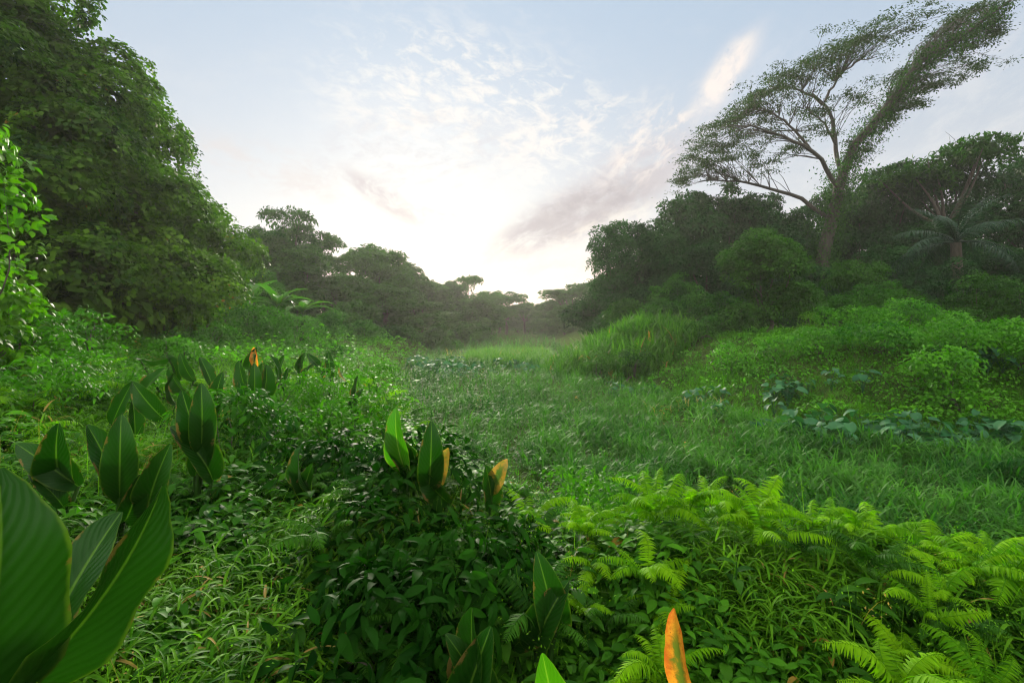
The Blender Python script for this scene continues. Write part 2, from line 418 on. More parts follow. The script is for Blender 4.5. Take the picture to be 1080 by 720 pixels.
def tube(pts, rad, sides=6, cap=True):
    pts = np.array(pts, float); n = len(pts); rad = np.broadcast_to(rad, (n,)); v = []; uv = []; f = []
    tan = norm(np.gradient(pts, axis=0)); ref = np.array([1., .01, .02]) if abs(tan[0][0]) < .8 else np.array([0, 1., .02])
    for i in range(n):
        x = norm(np.cross(tan[i], ref)); y = np.cross(tan[i], x)
        for k in range(sides):
            a = 2 * math.pi * k / sides; v.append(pts[i] + rad[i] * (math.cos(a) * x + math.sin(a) * y)); uv.append((i / (n - 1), .5))
    for i in range(n - 1):
        for k in range(sides): f.append((i * sides + k, i * sides + (k + 1) % sides, (i + 1) * sides + (k + 1) % sides, (i + 1) * sides + k))
    if cap: f.append(tuple((n - 1) * sides + k for k in range(sides)))
    return T(v, f, uv)

def curve(pts, n):
    """smooth path through points (Catmull-Rom)"""
    p = np.array(pts, float); p = np.vstack([2 * p[0] - p[1], p, 2 * p[-1] - p[-2]]); o = []
    m = len(p) - 3; ts = np.linspace(0, m - 1e-6, n)
    for t in ts:
        i = int(t); u = t - i; a, b, c, d = p[i:i + 4]
        o.append(.5 * ((2 * b) + (c - a) * u + (2 * a - 5 * b + 4 * c - d) * u * u + (3 * b - a - 3 * c + d) * u ** 3))
    return np.array(o)

LEAF = [diamond(.5), diamond(.42, .2, .1), diamond(.6, .05, .05)]
LEAF_BROAD = [lance(.62, 3, fold=.2, bend=.7, a0=.15), lance(.55, 3, fold=.3, bend=1.0, a0=.3), lance(.7, 3, fold=.15, bend=.5, a0=.1)]

# ------------------------------------------------------------------ crowns
def crown(field, lobes, dens, cr, per, ll, tm=LEAF, droop=.35, rg=RG, low=-.45, inside=.66, face=.6, flat=.65, jit=.7, rad=(.80, 1.05)):
    """leaf clumps spread over the lobes (x, y, z, rx, ry, rz); leaves face outwards and up"""
    lobes = np.array(lobes, float); Cc = []; Nn = []
    for i, (x, y, z, a, b, c) in enumerate(lobes):
        area = 4 * math.pi * (((a * b) ** 1.6 + (a * c) ** 1.6 + (b * c) ** 1.6) / 3) ** (1 / 1.6)
        n = max(4, int(area * dens))
        d = norm(rg.normal(size=(n, 3))); d = d[(d[:, 2] > low) | (rg.random(n) < .25)]
        p = np.array([x, y, z]) + d * np.array([a, b, c]) * rg.uniform(rad[0], rad[1], (len(d), 1))
        ok = np.ones(len(p), bool)
        for j, q in enumerate(lobes):
            if j != i: ok &= (((p - q[:3]) / q[3:]) ** 2).sum(1) > inside
        Cc.append(p[ok]); Nn.append(norm(d[ok] / np.array([a, b, c])))
    Cc = np.concatenate(Cc); Nn = np.concatenate(Nn); n = len(Cc)
    ct = rg.random(n)
    k = rg.integers(int(per * .6), int(per * 1.4) + 1, n); idx = np.repeat(np.arange(n), k); m = len(idx)
    csz = rg.uniform(.6, 1.3, n)[idx][:, None]
    # each clump is a shallow shingled dome of leaves with its own facing
    nc = norm(Nn * face + np.array([0, 0, .8]) + rg.normal(size=(n, 3)) * .28); e1 = norm(np.cross(nc, rg.normal(size=(n, 3)))); e2 = np.cross(nc, e1)
    rr_ = np.sqrt(rg.random(m)) * cr * 1.15 * csz[:, 0]; th = rg.uniform(0, 6.283, m)
    rad_ = e1[idx] * np.cos(th)[:, None] + e2[idx] * np.sin(th)[:, None]
    off = rad_ * rr_[:, None] - nc[idx] * (rr_ ** 2 / (cr * 1.15) * .45 + rg.normal(size=m) * cr * .14 * flat)[:, None]
    pos = Cc[idx] + off; o = Nn[idx]
    d = norm(rad_ * .9 + o * .25 + rg.normal(size=(m, 3)) * jit * .8 + np.array([0, 0, -droop]))
    nn = norm(nc[idx] + rad_ * (rr_ / cr * .35)[:, None] + rg.normal(size=(m, 3)) * .28)
    fr = frames(d, nn); tint = np.clip(ct[idx] * .75 + rg.random(m) * .25, 0, 1); sc = ll * rg.uniform(.65, 1.35, m)
    w = rg.integers(0, len(tm), m)
    for q in range(len(tm)):
        s_ = w == q; field.add(tm[q], pos[s_], fr[s_], sc[s_], tint[s_])
    return Cc

def bumpy(lobes, rg, size=.9, fill=1.0, squash=.7, low=-.35):
    """break big lobes into many small overlapping humps on their surface"""
    o = []
    for (x, y, z, a, b, c) in lobes:
        area = 4 * math.pi * (((a * b) ** 1.6 + (a * c) ** 1.6 + (b * c) ** 1.6) / 3) ** (1 / 1.6)
        n = max(3, int(fill * area / (math.pi * size * size)))
        d = norm(rg.normal(size=(n, 3))); d = d[d[:, 2] > low]
        for q in d:
            s = size * rg.uniform(.45, 1.55); p = np.array([x, y, z]) + q * np.array([a, b, c]) * rg.uniform(.80, 1.02)
            o.append((*p, s, s, s * squash))
    return o

def strands(field, starts, rg, length=2.0, ll=.12, per=26):
    """hanging vine strands covered in leaves"""
    for s in starts:
        L = length * rg.uniform(.4, 1.2); n = int(per * L); t = rg.random(n)
        p = np.array(s) + np.stack([np.sin(t * 5 + rg.random() * 6) * .08, np.cos(t * 4) * .08, -t * L], 1) + rg.normal(size=(n, 3)) * .05
        d = norm(rg.normal(size=(n, 3)) * .6 + np.array([0, 0, -.6])); nn = norm(rg.normal(size=(n, 3)) + np.array([0, 0, .4]))
        field.add(LEAF[0], p, frames(d, nn), ll * rg.uniform(.7, 1.3, n), rg.random(n))

def limbs(base, lobes, r0, rg, hub=.45, n=6):
    ts = []; lobes = np.array(lobes, float); c = lobes[:, :3].mean(0); top = lobes[:, 2].max()
    h = np.array([base[0] * .4 + c[0] * .6, base[1] * .4 + c[1] * .6, base[2] + (top - base[2]) * hub])
    mid = (np.array(base) + h) / 2 + rg.normal(size=3) * np.array([.25, .25, 0])
    ts.append(tube(curve([base, mid, h], 9), np.linspace(r0, r0 * .62, 9), 9))
    pick = rg.permutation(len(lobes))[:n]
    for i in pick:
        e = lobes[i, :3]; m = h * .5 + e * .5 + np.array([0, 0, -.08 * np.linalg.norm(e - h)]) + rg.normal(size=3) * .12
        ts.append(tube(curve([h - (h - np.array(base)) * .08, m, e], 7), np.linspace(r0 * .5, r0 * .10, 7), 6))
    return T.join(ts)

# ================================================================== THE SETTING
def axis(lo, hi, near, n, g):
    t = np.linspace(-1, 1, n); v = np.sign(t) * (np.abs(t) * near + (np.abs(t) ** g) * (hi - near)); return np.where(v < 0, v * abs(lo) / hi, v)
gx = axis(-700, 700, 26, 261, 5); gy = axis(-700, 700, 34, 261, 5)
X, Y = np.meshgrid(gx, gy); Zt = terrain(X, Y); n_ = len(gx)
ii = (np.arange(n_ - 1)[:, None] * n_ + np.arange(n_ - 1)[None]).ravel()
gt = T.__new__(T); gt.v = np.stack([X, Y, Zt], 2).reshape(-1, 3); gt.uv = np.zeros((n_ * n_, 2))
gt.loops = np.stack([ii, ii + 1, ii + 1 + n_, ii + n_], 1).ravel(); gt.tot = np.full(len(ii), 4)
gm = bpy.data.materials.new('damp_soil_and_moss'); gm.use_nodes = True; b = NB(gm.node_tree)
g = b.new('ShaderNodeTexCoord').outputs['Object']
col = b.mix(b.ramp(b.noise(g, 2.2, 6, .65), .35, .65), c4(.022, .030, .010), c4(.040, .075, .014))
col = b.mix(b.m('MULTIPLY', b.ramp(b.noise(g, 19, 4, .6), .55, .7), .6), col, c4(.060, .050, .026))
p = b.new('ShaderNodeBsdfPrincipled'); b.link(col, p.inputs['Base Color']); p.inputs['Roughness'].default_value = 1.0; p.inputs['Specular IOR Level'].default_value = 0.0
bm = b.new('ShaderNodeBump'); bm.inputs['Strength'].default_value = .8; bm.inputs['Distance'].default_value = .05; b.put(bm.inputs['Height'], b.noise(g, 12, 6, .7)); b.link(bm.outputs[0], p.inputs['Normal'])
o_ = b.new('ShaderNodeOutputMaterial'); b.link(p.outputs[0], o_.inputs[0])
fg = Field(); fg.one(gt); ground = fg.build('ground', gm); ground['kind'] = 'structure'; ground['label'] = 'dark damp soil and moss under the green valley and its banks'

# haze: one closed box of even air round the camera and the whole scene
HAZE = 0.00036
hz = T([(x, y, z) for z in (-3.0, 46) for x, y in ((-720, -720), (720, -720), (720, 720), (-720, 720))],
       [(3, 2, 1, 0), (4, 5, 6, 7), (0, 1, 5, 4), (1, 2, 6, 5), (2, 3, 7, 6), (3, 0, 4, 7)], [(0, 0)] * 8)
hm = bpy.data.materials.new('thin_morning_haze'); hm.use_nodes = True; b = NB(hm.node_tree)
pv = b.new('ShaderNodeVolumePrincipled'); pv.inputs['Color'].default_value = (.96, .95, .92, 1); pv.inputs['Density'].default_value = HAZE; pv.inputs['Anisotropy'].default_value = .46
o_ = b.new('ShaderNodeOutputMaterial'); b.link(pv.outputs[0], o_.inputs['Volume'])
fh = Field(); fh.one(hz); hzo = fh.build('haze', hm); stuff(hzo, 'pale morning haze filling the valley and fading the far trees', 'haze')
hzo.data.polygons.foreach_set('use_smooth', np.zeros(6, bool))

# ------------------------------------------------------------------ trees: prototypes shared by copies
PROTO = {}
def proto(kind, seed, leaf):
    key = (kind, seed, leaf)
    if key in PROTO: return PROTO[key]
    rg = np.random.default_rng(seed); lobes = []
    if kind == 'dense':          # 10 m high, 4 m radius rainforest crown
        for k in range(15):
            a = rg.uniform(0, 6.28); h = rg.uniform(.22, .90); rr = 2.7 * math.sqrt(max(.05, 1 - ((h - .5) / .55) ** 2)) * rg.uniform(.5, 1.0)
            s = rg.uniform(1.0, 1.75); lobes.append((rr * math.cos(a), rr * math.sin(a), h * 10 - s * .3, s, s, s * rg.uniform(.65, .9)))
        lobes.append((0, 0, 9.0, 1.4, 1.4, 1.0)); dens, per, flat, ins = 3.4, 26, .6, .66
    elif kind == 'tall':         # taller, broken outline, bare trunk showing
        for k in range(13):
            a = rg.uniform(0, 6.28); h = rg.uniform(.42, .94); rr = 2.9 * (1.15 - h * .55) * rg.uniform(.3, 1.0)
            s = rg.uniform(.75, 1.5); lobes.append((rr * math.cos(a), rr * math.sin(a), h * 10, s * 1.15, s * 1.15, s * .6))
        dens, per, flat, ins = 3.2, 24, .5, .66
    elif kind == 'umbrella':     # flat layered crown on a clear stem
        for k in range(14):
            a = rg.uniform(0, 6.28); rr = rg.uniform(.4, 4.2); h = 9.2 - rr * rr * .07 - rg.choice([0, 0, 1.2, 2.2])
            s = rg.uniform(.8, 1.5); lobes.append((rr * math.cos(a), rr * math.sin(a), h, s, s, s * .28))
        dens, per, flat, ins = 3.0, 20, .35, .5
    else:                        # 'draped': a column hung with creepers
        for k in range(16):
            a = rg.uniform(0, 6.28); h = rg.uniform(.06, .92); rr = 2.2 * rg.uniform(.3, 1.0) * (1.1 - .55 * h)
            s = rg.uniform(.9, 1.5); lobes.append((rr * math.cos(a), rr * math.sin(a), h * 10 - s * .2, s, s, s * 1.5))
        dens, per, flat, ins = 3.4, 28, .8, .6
    f = Field()
    if kind == 'umbrella': cc = crown(f, bumpy(lobes, rg, .55, .75, .5), dens, .42, int(per * .8), leaf, rg=rg, flat=flat, inside=.5, droop=.1, low=-.15)
    elif kind == 'tall': cc = crown(f, bumpy(lobes, rg, .62, .75, .5), 2.3, .45, 20, leaf, rg=rg, flat=flat, inside=.5, droop=.25, low=-.25, face=.7, jit=.5)
    else: cc = crown(f, bumpy(lobes, rg, .80, 1.2, .66), 2.4, .50, 22, leaf, rg=rg, flat=flat, inside=.5, droop=.3, low=-.35, face=.8, jit=.5)
    if kind == 'draped': strands(f, cc[rg.permutation(len(cc))[:40]], rg, 2.0, leaf * .8, 30)
    mat = M['forest']
    cm = f.mesh('crown', mat)
    t = Field(); t.one(limbs((0, 0, -.5), lobes, .24, rg, .42 if kind != 'umbrella' else .6, 9)); tm = t.mesh('trunk', M['bark'])
    PROTO[key] = (cm, tm); return PROTO[key]

TINTED = {}
def tinted(me, mat):
    if mat is M['forest']: return me
    k = (me.name, mat.name)
    if k not in TINTED: c = me.copy(); c.materials[0] = mat; TINTED[k] = c
    return TINTED[k]

def tree(px, top, d, halfw, kind, seed, label, name='forest_tree', mat='forest', rz=None, group=None, cat='tree', leaf=None):
    """a tree standing at depth d whose crown tops out at photo row `top` and spreads `halfw` photo pixels each way"""
    x, y, zt_ = at(px, top, d); zb = tz(x, y); h = zt_ - zb
    leaf = leaf or (.24 if d < 42 else .28 if d < 65 else .34)
    cm, tm = proto(kind, seed, leaf); r = halfw / F * d
    r *= 1.22
    t = thing(name, label, cat, (x, y, zb), rz if rz is not None else (seed * 1.7 + px * .05) % 6.28, group)
    s = (r / (4.4 if kind == 'dense' else 4.0 if kind == 'tall' else 5.2 if kind == 'umbrella' else 3.4), h / 10.0)
    for nm, me in (('crown', tinted(cm, M[mat])), ('trunk', tm)):
        o = link(nm, me, t); o.scale = (s[0], s[0], s[1])
    return t

# right bank forest, front to back
tree(648, 243, 38, 27, 'draped', 1, 'creeper hung tree with a sheer outer edge where the right forest starts', 'draped_tree')
tree(684, 232, 41, 38, 'dense', 2, 'rounded dark tree beside the sheer creeper hung edge of the forest')
tree(722, 206, 44, 42, 'dense', 3, 'tall full crowned dark tree between the forest edge and the leaning giant')
tree(760, 196, 47, 40, 'tall', 4, 'broken crowned dark tree under the feathery lower left spray of the giant')
tree(702, 252, 37, 24, 'draped', 5, 'narrow column of creepers standing in the face of the right forest', 'draped_tree')
tree(792, 212, 46, 40, 'dense', 6, 'dark tree filling the gap behind the bright young bank tree')
tree(836, 236, 50, 40, 'dense', 1, 'dark crown at the left foot of the leaning giant tree')
tree(908, 214, 51, 34, 'tall', 7, 'dark tree at the right foot of the leaning giant tree', mat='forest')
tree(934, 182, 50, 40, 'dense', 3, 'dark domed tree under the vine clad upper limb of the giant')
tree(1000, 147, 46, 64, 'umbrella', 8, 'broad flat topped tree with layered crown behind the palm', 'flat_topped_tree', mat='forest_l')
tree(985, 172, 50, 52, 'dense', 2, 'bulky dark tree supporting the backdrop of the flat topped crown')
tree(1062, 172, 50, 46, 'tall', 9, 'tall dark tree at the right frame edge above the palm')
tree(1095, 196, 42, 46, 'dense', 6, 'dark tree cut by the right frame edge beside the palm')
tree(930, 262, 38, 38, 'dense', 4, 'low dark tree left of the palm in the right forest')
tree(1050, 262, 36, 40, 'dense', 1, 'low dark tree right of the palm in the right forest')
tree(862, 288, 40, 26, 'draped', 5, 'creeper draped stump tree hiding the base of the leaning giant', 'draped_tree')
tree(985, 235, 42, 40, 'dense', 3, 'dark rounded tree rising just behind the palm fronds')
tree(1150, 190, 46, 60, 'dense', 2, 'dark forest tree past the right frame edge')
tree(803, 206, 54, 40, 'dense', 2, 'back row dark tree showing between the forest crown and the giant')
tree(850, 220, 55, 40, 'dense', 5, 'back row dark tree right behind the trunk of the giant')
tree(893, 200, 56, 38, 'dense', 3, 'back row dark tree filling the sky just right of the giant trunk')
tree(640, 290, 42, 30, 'dense', 6, 'small dark tree at the misty foot of the forest edge')
tree(745, 258, 38, 40, 'dense', 4, 'mid height dark tree left of the bright young bank tree')
# far end of the valley, in the mist
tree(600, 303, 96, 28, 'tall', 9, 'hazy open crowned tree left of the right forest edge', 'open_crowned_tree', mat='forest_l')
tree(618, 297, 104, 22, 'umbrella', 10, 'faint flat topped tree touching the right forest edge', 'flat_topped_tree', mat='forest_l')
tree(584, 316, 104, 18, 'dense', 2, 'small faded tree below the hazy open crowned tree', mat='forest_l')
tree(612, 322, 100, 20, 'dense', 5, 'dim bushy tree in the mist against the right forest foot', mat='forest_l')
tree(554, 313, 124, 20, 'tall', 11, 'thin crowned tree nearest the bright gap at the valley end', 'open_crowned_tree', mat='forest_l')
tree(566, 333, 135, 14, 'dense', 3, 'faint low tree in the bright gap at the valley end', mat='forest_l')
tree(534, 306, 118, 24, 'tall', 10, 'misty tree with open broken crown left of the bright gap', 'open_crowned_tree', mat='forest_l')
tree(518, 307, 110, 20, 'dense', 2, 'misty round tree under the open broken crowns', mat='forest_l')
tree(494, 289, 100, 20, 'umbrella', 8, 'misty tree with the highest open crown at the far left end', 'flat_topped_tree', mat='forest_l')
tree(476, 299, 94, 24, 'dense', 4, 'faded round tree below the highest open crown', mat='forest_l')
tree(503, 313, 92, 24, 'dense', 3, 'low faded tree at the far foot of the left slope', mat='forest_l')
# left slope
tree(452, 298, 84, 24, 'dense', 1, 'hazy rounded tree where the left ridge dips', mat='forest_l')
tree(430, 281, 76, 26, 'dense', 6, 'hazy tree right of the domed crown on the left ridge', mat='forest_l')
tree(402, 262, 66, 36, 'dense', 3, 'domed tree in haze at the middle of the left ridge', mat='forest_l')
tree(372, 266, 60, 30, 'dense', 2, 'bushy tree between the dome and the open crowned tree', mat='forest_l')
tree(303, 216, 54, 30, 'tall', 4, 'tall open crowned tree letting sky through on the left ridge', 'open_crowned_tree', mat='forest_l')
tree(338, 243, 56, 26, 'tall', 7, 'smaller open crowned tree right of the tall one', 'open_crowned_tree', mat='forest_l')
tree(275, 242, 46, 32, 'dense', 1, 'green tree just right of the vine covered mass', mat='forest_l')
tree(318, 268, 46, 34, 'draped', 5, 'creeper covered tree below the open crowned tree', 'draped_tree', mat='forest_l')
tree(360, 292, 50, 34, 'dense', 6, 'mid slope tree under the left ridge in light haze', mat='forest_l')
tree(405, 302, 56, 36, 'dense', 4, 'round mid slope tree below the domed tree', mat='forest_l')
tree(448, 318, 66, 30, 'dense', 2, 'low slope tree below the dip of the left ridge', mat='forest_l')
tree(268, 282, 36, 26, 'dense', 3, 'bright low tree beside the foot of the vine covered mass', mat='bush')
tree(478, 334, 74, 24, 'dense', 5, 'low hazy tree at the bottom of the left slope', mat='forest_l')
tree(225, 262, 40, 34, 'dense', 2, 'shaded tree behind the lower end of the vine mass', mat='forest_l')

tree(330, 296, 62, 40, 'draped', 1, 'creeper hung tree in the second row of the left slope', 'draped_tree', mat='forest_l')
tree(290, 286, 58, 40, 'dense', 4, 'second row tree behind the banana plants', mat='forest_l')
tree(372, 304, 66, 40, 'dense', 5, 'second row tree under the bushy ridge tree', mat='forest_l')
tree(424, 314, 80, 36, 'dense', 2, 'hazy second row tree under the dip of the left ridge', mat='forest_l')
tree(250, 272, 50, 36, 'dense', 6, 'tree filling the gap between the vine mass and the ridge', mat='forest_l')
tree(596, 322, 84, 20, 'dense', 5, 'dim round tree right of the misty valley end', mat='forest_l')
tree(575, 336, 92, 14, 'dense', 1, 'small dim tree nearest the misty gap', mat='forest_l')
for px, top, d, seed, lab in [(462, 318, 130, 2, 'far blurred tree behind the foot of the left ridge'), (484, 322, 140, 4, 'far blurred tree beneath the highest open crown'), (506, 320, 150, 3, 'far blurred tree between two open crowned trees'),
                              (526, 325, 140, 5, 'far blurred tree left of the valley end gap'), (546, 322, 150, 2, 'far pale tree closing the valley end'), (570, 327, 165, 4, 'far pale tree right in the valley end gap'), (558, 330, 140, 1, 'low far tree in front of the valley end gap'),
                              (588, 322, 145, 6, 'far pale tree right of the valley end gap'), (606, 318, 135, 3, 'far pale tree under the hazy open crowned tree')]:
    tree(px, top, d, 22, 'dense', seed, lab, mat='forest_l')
# the vine covered mass on the left: four smothered trees
VLEAF = [diamond(.85, .12, .06), diamond(.7, .2, .1), diamond(1.0, .08, .05)]
def vine_tree(label, px, d, lobes_px, seed, trunk_r=.35):
    rg = np.random.default_rng(seed); x0, y0, _ = at(px, 340, d); zb = tz(x0, y0)
    lobes = []
    for (qx, qy, rx, rz_, dy) in lobes_px:
        x, y, z = at(qx, qy, d + dy); k = (d + dy) / F
        a_, c_ = max(.4, rx * k - .45), max(.4, rz_ * k - .4); lobes.append((x - x0, y - y0, z - zb, a_, max(a_, .8) * 1.05, c_))
    t = thing('vine_smothered_tree', label, 'tree', (x0, y0, zb))
    f = Field(); cc = crown(f, bumpy(lobes, rg, 1.25, 1.25, .72, -.2), 2.7, .44, 34, .150, tm=VLEAF, rg=rg, low=-.40, flat=.7, face=1.1, droop=.25, jit=.45, inside=.5, rad=(.84, 1.05))
    crown(f, [(a1, a2, a3, a4 * .82, a5 * .82, a6 * .82) for a1, a2, a3, a4, a5, a6 in lobes], 2.2, .6, 9, .42, rg=rg, low=-.9, face=1.6, droop=.6, jit=.3, inside=.5)
    f.build('vine_crown', M['vine'], t)
    g = Field(); pick = cc[rg.permutation(len(cc))[:int(len(cc) * .02)]]; strands(g, pick, rg, 1.5, .13, 34)
    g.build('hanging_vine', M['vine'], t)
    g = Field(); g.one(limbs((0, 0, -.4), lobes, trunk_r, rg, .5, 8)); g.build('trunk', M['bark'], t)
vine_tree('huge vine smothered tree cut by the left frame edge, topmost of the mass', 0, 14.5,
          [(-20, -10, 70, 60, 1), (25, 30, 45, 45, 1.5), (-30, 90, 80, 70, 0), (40, 95, 52, 55, 1), (-10, 190, 75, 75, -.5), (60, 180, 48, 60, .5), (-60, 0, 60, 80, 1), (20, 260, 70, 65, -.5), (-20, 330, 70, 50, -.5), (70, 130, 34, 40, 1.2), (40, 320, 60, 40, -.8), (70, 250, 50, 55, .2), (46, 62, 42, 46, 1.4), (52, 110, 48, 52, 1.2), (10, 130, 60, 60, .6), (30, 215, 62, 60, 0), (60, 300, 60, 50, -.6)], 21)
vine_tree('vine smothered tree with two humps right of the topmost one', 105, 18,
          [(78, 82, 30, 34, 1), (108, 92, 34, 32, 0), (124, 110, 30, 38, 1), (100, 150, 50, 55, -.5), (134, 168, 38, 50, .5), (90, 225, 52, 55, -1), (145, 225, 40, 50, 0), (110, 285, 60, 50, -1), (62, 300, 40, 50, -1.5), (122, 70, 14, 10, .5), (130, 320, 55, 36, -1.5), (95, 335, 50, 30, -1.8), (70, 240, 45, 50, -.5), (105, 200, 50, 50, -.6), (88, 115, 36, 40, .3), (118, 130, 36, 40, .2), (75, 170, 44, 50, 0), (150, 270, 44, 44, -.8)], 22)
vine_tree('vine smothered tree with a bulging shoulder facing the bright sky', 165, 21,
          [(148, 136, 28, 34, .5), (158, 170, 20, 40, 0), (152, 205, 34, 45, -.5), (168, 240, 34, 42, -1), (165, 285, 48, 42, -1.5), (140, 320, 50, 30, -1.5), (185, 310, 50, 34, -1.8), (160, 245, 44, 44, -1)], 23)
vine_tree('lowest vine smothered tree with russet tinged creepers over its slope', 225, 24,
          [(186, 212, 16, 20, .5), (204, 230, 22, 24, .5), (222, 250, 22, 24, 0), (200, 262, 32, 40, -1), (236, 272, 20, 26, 0), (200, 305, 36, 34, -2), (180, 325, 44, 26, -2.5), (250, 262, 10, 14, .5), (205, 320, 36, 28, -2), (212, 290, 30, 34, -1.2), (200, 240, 24, 32, -.3)], 24)

# ------------------------------------------------------------------ the leaning giant
def giant():
    rg = np.random.default_rng(5); D = 45.0; k = D / F; bx, by, _ = at(866, 340, D); zb = tz(bx, by)
    P = lambda px, py, dy=0.0: ((px - 540) * k - bx, dy, EYE + (340 - py) * k - zb)
    t = thing('leaning_giant_tree', 'giant leaning tree with feathery spreading crown towering over the right forest', 'tree', (bx, by, zb))
    main = [
        ([P(862, 362), P(866, 310), P(874, 255, .3), P(883, 208), P(889, 184)], .70, .42),
        ([P(889, 186), P(901, 150, -.6), P(928, 116, -1.2), P(952, 78, -1.8), P(990, 54, -2.4), P(1024, 28, -3), P(1050, 12, -3.4)], .38, .05),
        ([P(887, 190), P(890, 150, 1), P(889, 115, 1.6), P(884, 98, 2.2), P(876, 84, 2.8)], .22, .09),
        ([P(884, 100, 2.2), P(860, 82, 2.4), P(835, 82, 2.2), P(812, 92, 2)], .12, .04),
        ([P(886, 96, 2.2), P(905, 68, 3), P(928, 48, 3.4), P(958, 36, 3.8)], .13, .04),
        ([P(884, 206, -.3), P(868, 186, -1), P(842, 166, -1.8), P(812, 155, -2.4), P(780, 148, -3), P(752, 150, -3.4)], .24, .04),
        ([P(845, 168, -1.7), P(830, 140, -1), P(808, 122, -.6), P(782, 118, -.4)], .14, .04),
        ([P(878, 232, .3), P(852, 205, 1.4), P(820, 190, 2.2), P(785, 182, 2.8), P(750, 180, 3.2)], .22, .05),
        ([P(890, 150, 1), P(868, 122, .5), P(845, 112, .3)], .12, .04),
        ([P(876, 245), P(900, 205, 2), P(918, 190, 3)], .20, .06),
    ]
    ts = []; nodes = []; start = []; lid = []
    for i, (p, r0, r1) in enumerate(main):
        c = curve(p, 14); c = c + np.concatenate([np.zeros((1, 3)), rg.normal(size=(13, 3)) * .07]); ts.append(tube(c, np.linspace(r0, r1, 14), 10 if i < 2 else 7))
        nn_ = [tuple(q) for q in (c[4:] if i else c[9:])]; lid += [i] * len(nn_); start += [len(nodes)] * len(nn_); nodes += nn_
    nodes = np.array(nodes); lid = np.array(lid)
    # tiers of foliage: (polyline in photo pixels, half thickness px, how many sprays, depth spread m)
    tiers = [([(716, 196), (735, 178), (762, 172), (800, 180)], 7, 30, 4), ([(724, 178), (742, 158), (775, 148), (815, 150)], 8, 34, 4.5),
             ([(738, 148), (760, 130), (795, 120), (830, 122)], 7, 30, 4.5), ([(765, 122), (795, 104), (830, 90), (858, 92)], 8, 34, 4.5),
             ([(800, 96), (835, 74), (872, 58), (900, 60)], 7, 30, 4.5), ([(868, 62), (900, 44), (935, 30), (962, 38)], 7, 34, 4),
             ([(820, 170), (845, 150), (868, 140)], 8, 12, 3), ([(850, 120), (880, 108), (910, 100)], 8, 14, 3),
             ([(928, 110), (962, 76), (998, 46), (1040, 16)], 17, 52, 2.6), ([(960, 98), (1000, 80), (1034, 72)], 6, 22, 2.2),
             ([(985, 45), (1008, 25), (1030, 8)], 7, 22, 2.2), ([(1012, 60), (1034, 44), (1045, 30)], 6, 16, 2), ([(930, 125), (960, 112), (990, 100)], 6, 14, 2),
             ([(905, 165), (925, 140), (940, 118)], 10, 16, 1.2)]
    fo = Field(); leaf = [diamond(.5, .05, .03), diamond(.42, .1, .05)]
    for ti_, (poly, th, cnt, sp) in enumerate(tiers):
        wrong = (lid != 1) if ti_ in (8, 9, 10, 11, 12, 13) else (lid == 1)
        c = curve([P(a, b_) for a, b_ in poly], 40)
        for _ in range(int(cnt * 1.7)):
            q = c[rg.integers(0, 40)] + np.array([rg.normal() * .5, rg.normal() * sp * .55, rg.normal() * th * k * .5])
            dv = q[2] - nodes[:, 2]; dh = np.hypot(q[0] - nodes[:, 0], q[1] - nodes[:, 1])
            j = np.argmin(((nodes - q) ** 2).sum(1) + 6 * np.maximum(0, -dv) ** 2 + 4 * np.maximum(0, dv - .7 * dh) ** 2 + 1e4 * wrong); j = max(int(start[j]), j - int(rg.integers(1, 5))); s = nodes[j]
            m = (s + q) / 2 + np.array([0, 0, .12 * np.linalg.norm(q - s)]) + rg.normal(size=3) * .2
            tw = curve([s, m, q], 6); ts.append(tube(tw, np.linspace(.035, .010, 6), 4, False))
            n = rg.integers(55, 115); R_ = rg.uniform(.5, 1.0)
            off = rg.normal(size=(n, 3)) * np.array([.50, .50, .10]) * R_
            off[:, 2] += -.10 * (off[:, 0] ** 2 + off[:, 1] ** 2)
            d = norm(off * np.array([1, 1, .3]) + rg.normal(size=(n, 3)) * .35 + np.array([0, 0, -.1])); nn = norm(np.array([0, 0, 1.]) + rg.normal(size=(n, 3)) * .35)
            fo.add(leaf[rg.integers(0, 2)], q + off, frames(d, nn), .22 * rg.uniform(.6, 1.3, n), np.clip(rg.random() * .5 + rg.random(n) * .5, 0, 1))
    g = Field(); g.one(T.join(ts)); g.build('trunk', M['pale_bark'], t); fo.build('crown', M['albizia'], t)
    # creepers climbing the stem and the upper limb
    v = Field(); path = np.concatenate([curve(main[0][0], 30)[6:], curve(main[1][0], 40)[:34]])
    n = 15000; i = (len(path) * rg.random(n) ** 1.5).astype(int); u = i / len(path)
    q = path[i] + rg.normal(size=(n, 3)) * ((.45 + 1.0 * vnoise(path[i][:, 2] * .8, path[i][:, 0] * .8, 4) * np.clip(1.35 - 1.3 * u, .05, 1))[:, None]) * np.array([.75, .75, .9]) + np.array([0, 0, -.25])
    d = norm(rg.normal(size=(n, 3)) + np.array([0, 0, -.8])); nn = norm(rg.normal(size=(n, 3)) * .7 + np.array([0, -.3, .5]))
    v.add(LEAF[0], q, frames(d, nn), .22 * rg.uniform(.6, 1.3, n), rg.random(n)); v.build('climbing_creeper', M['forest_l'], t)
giant()

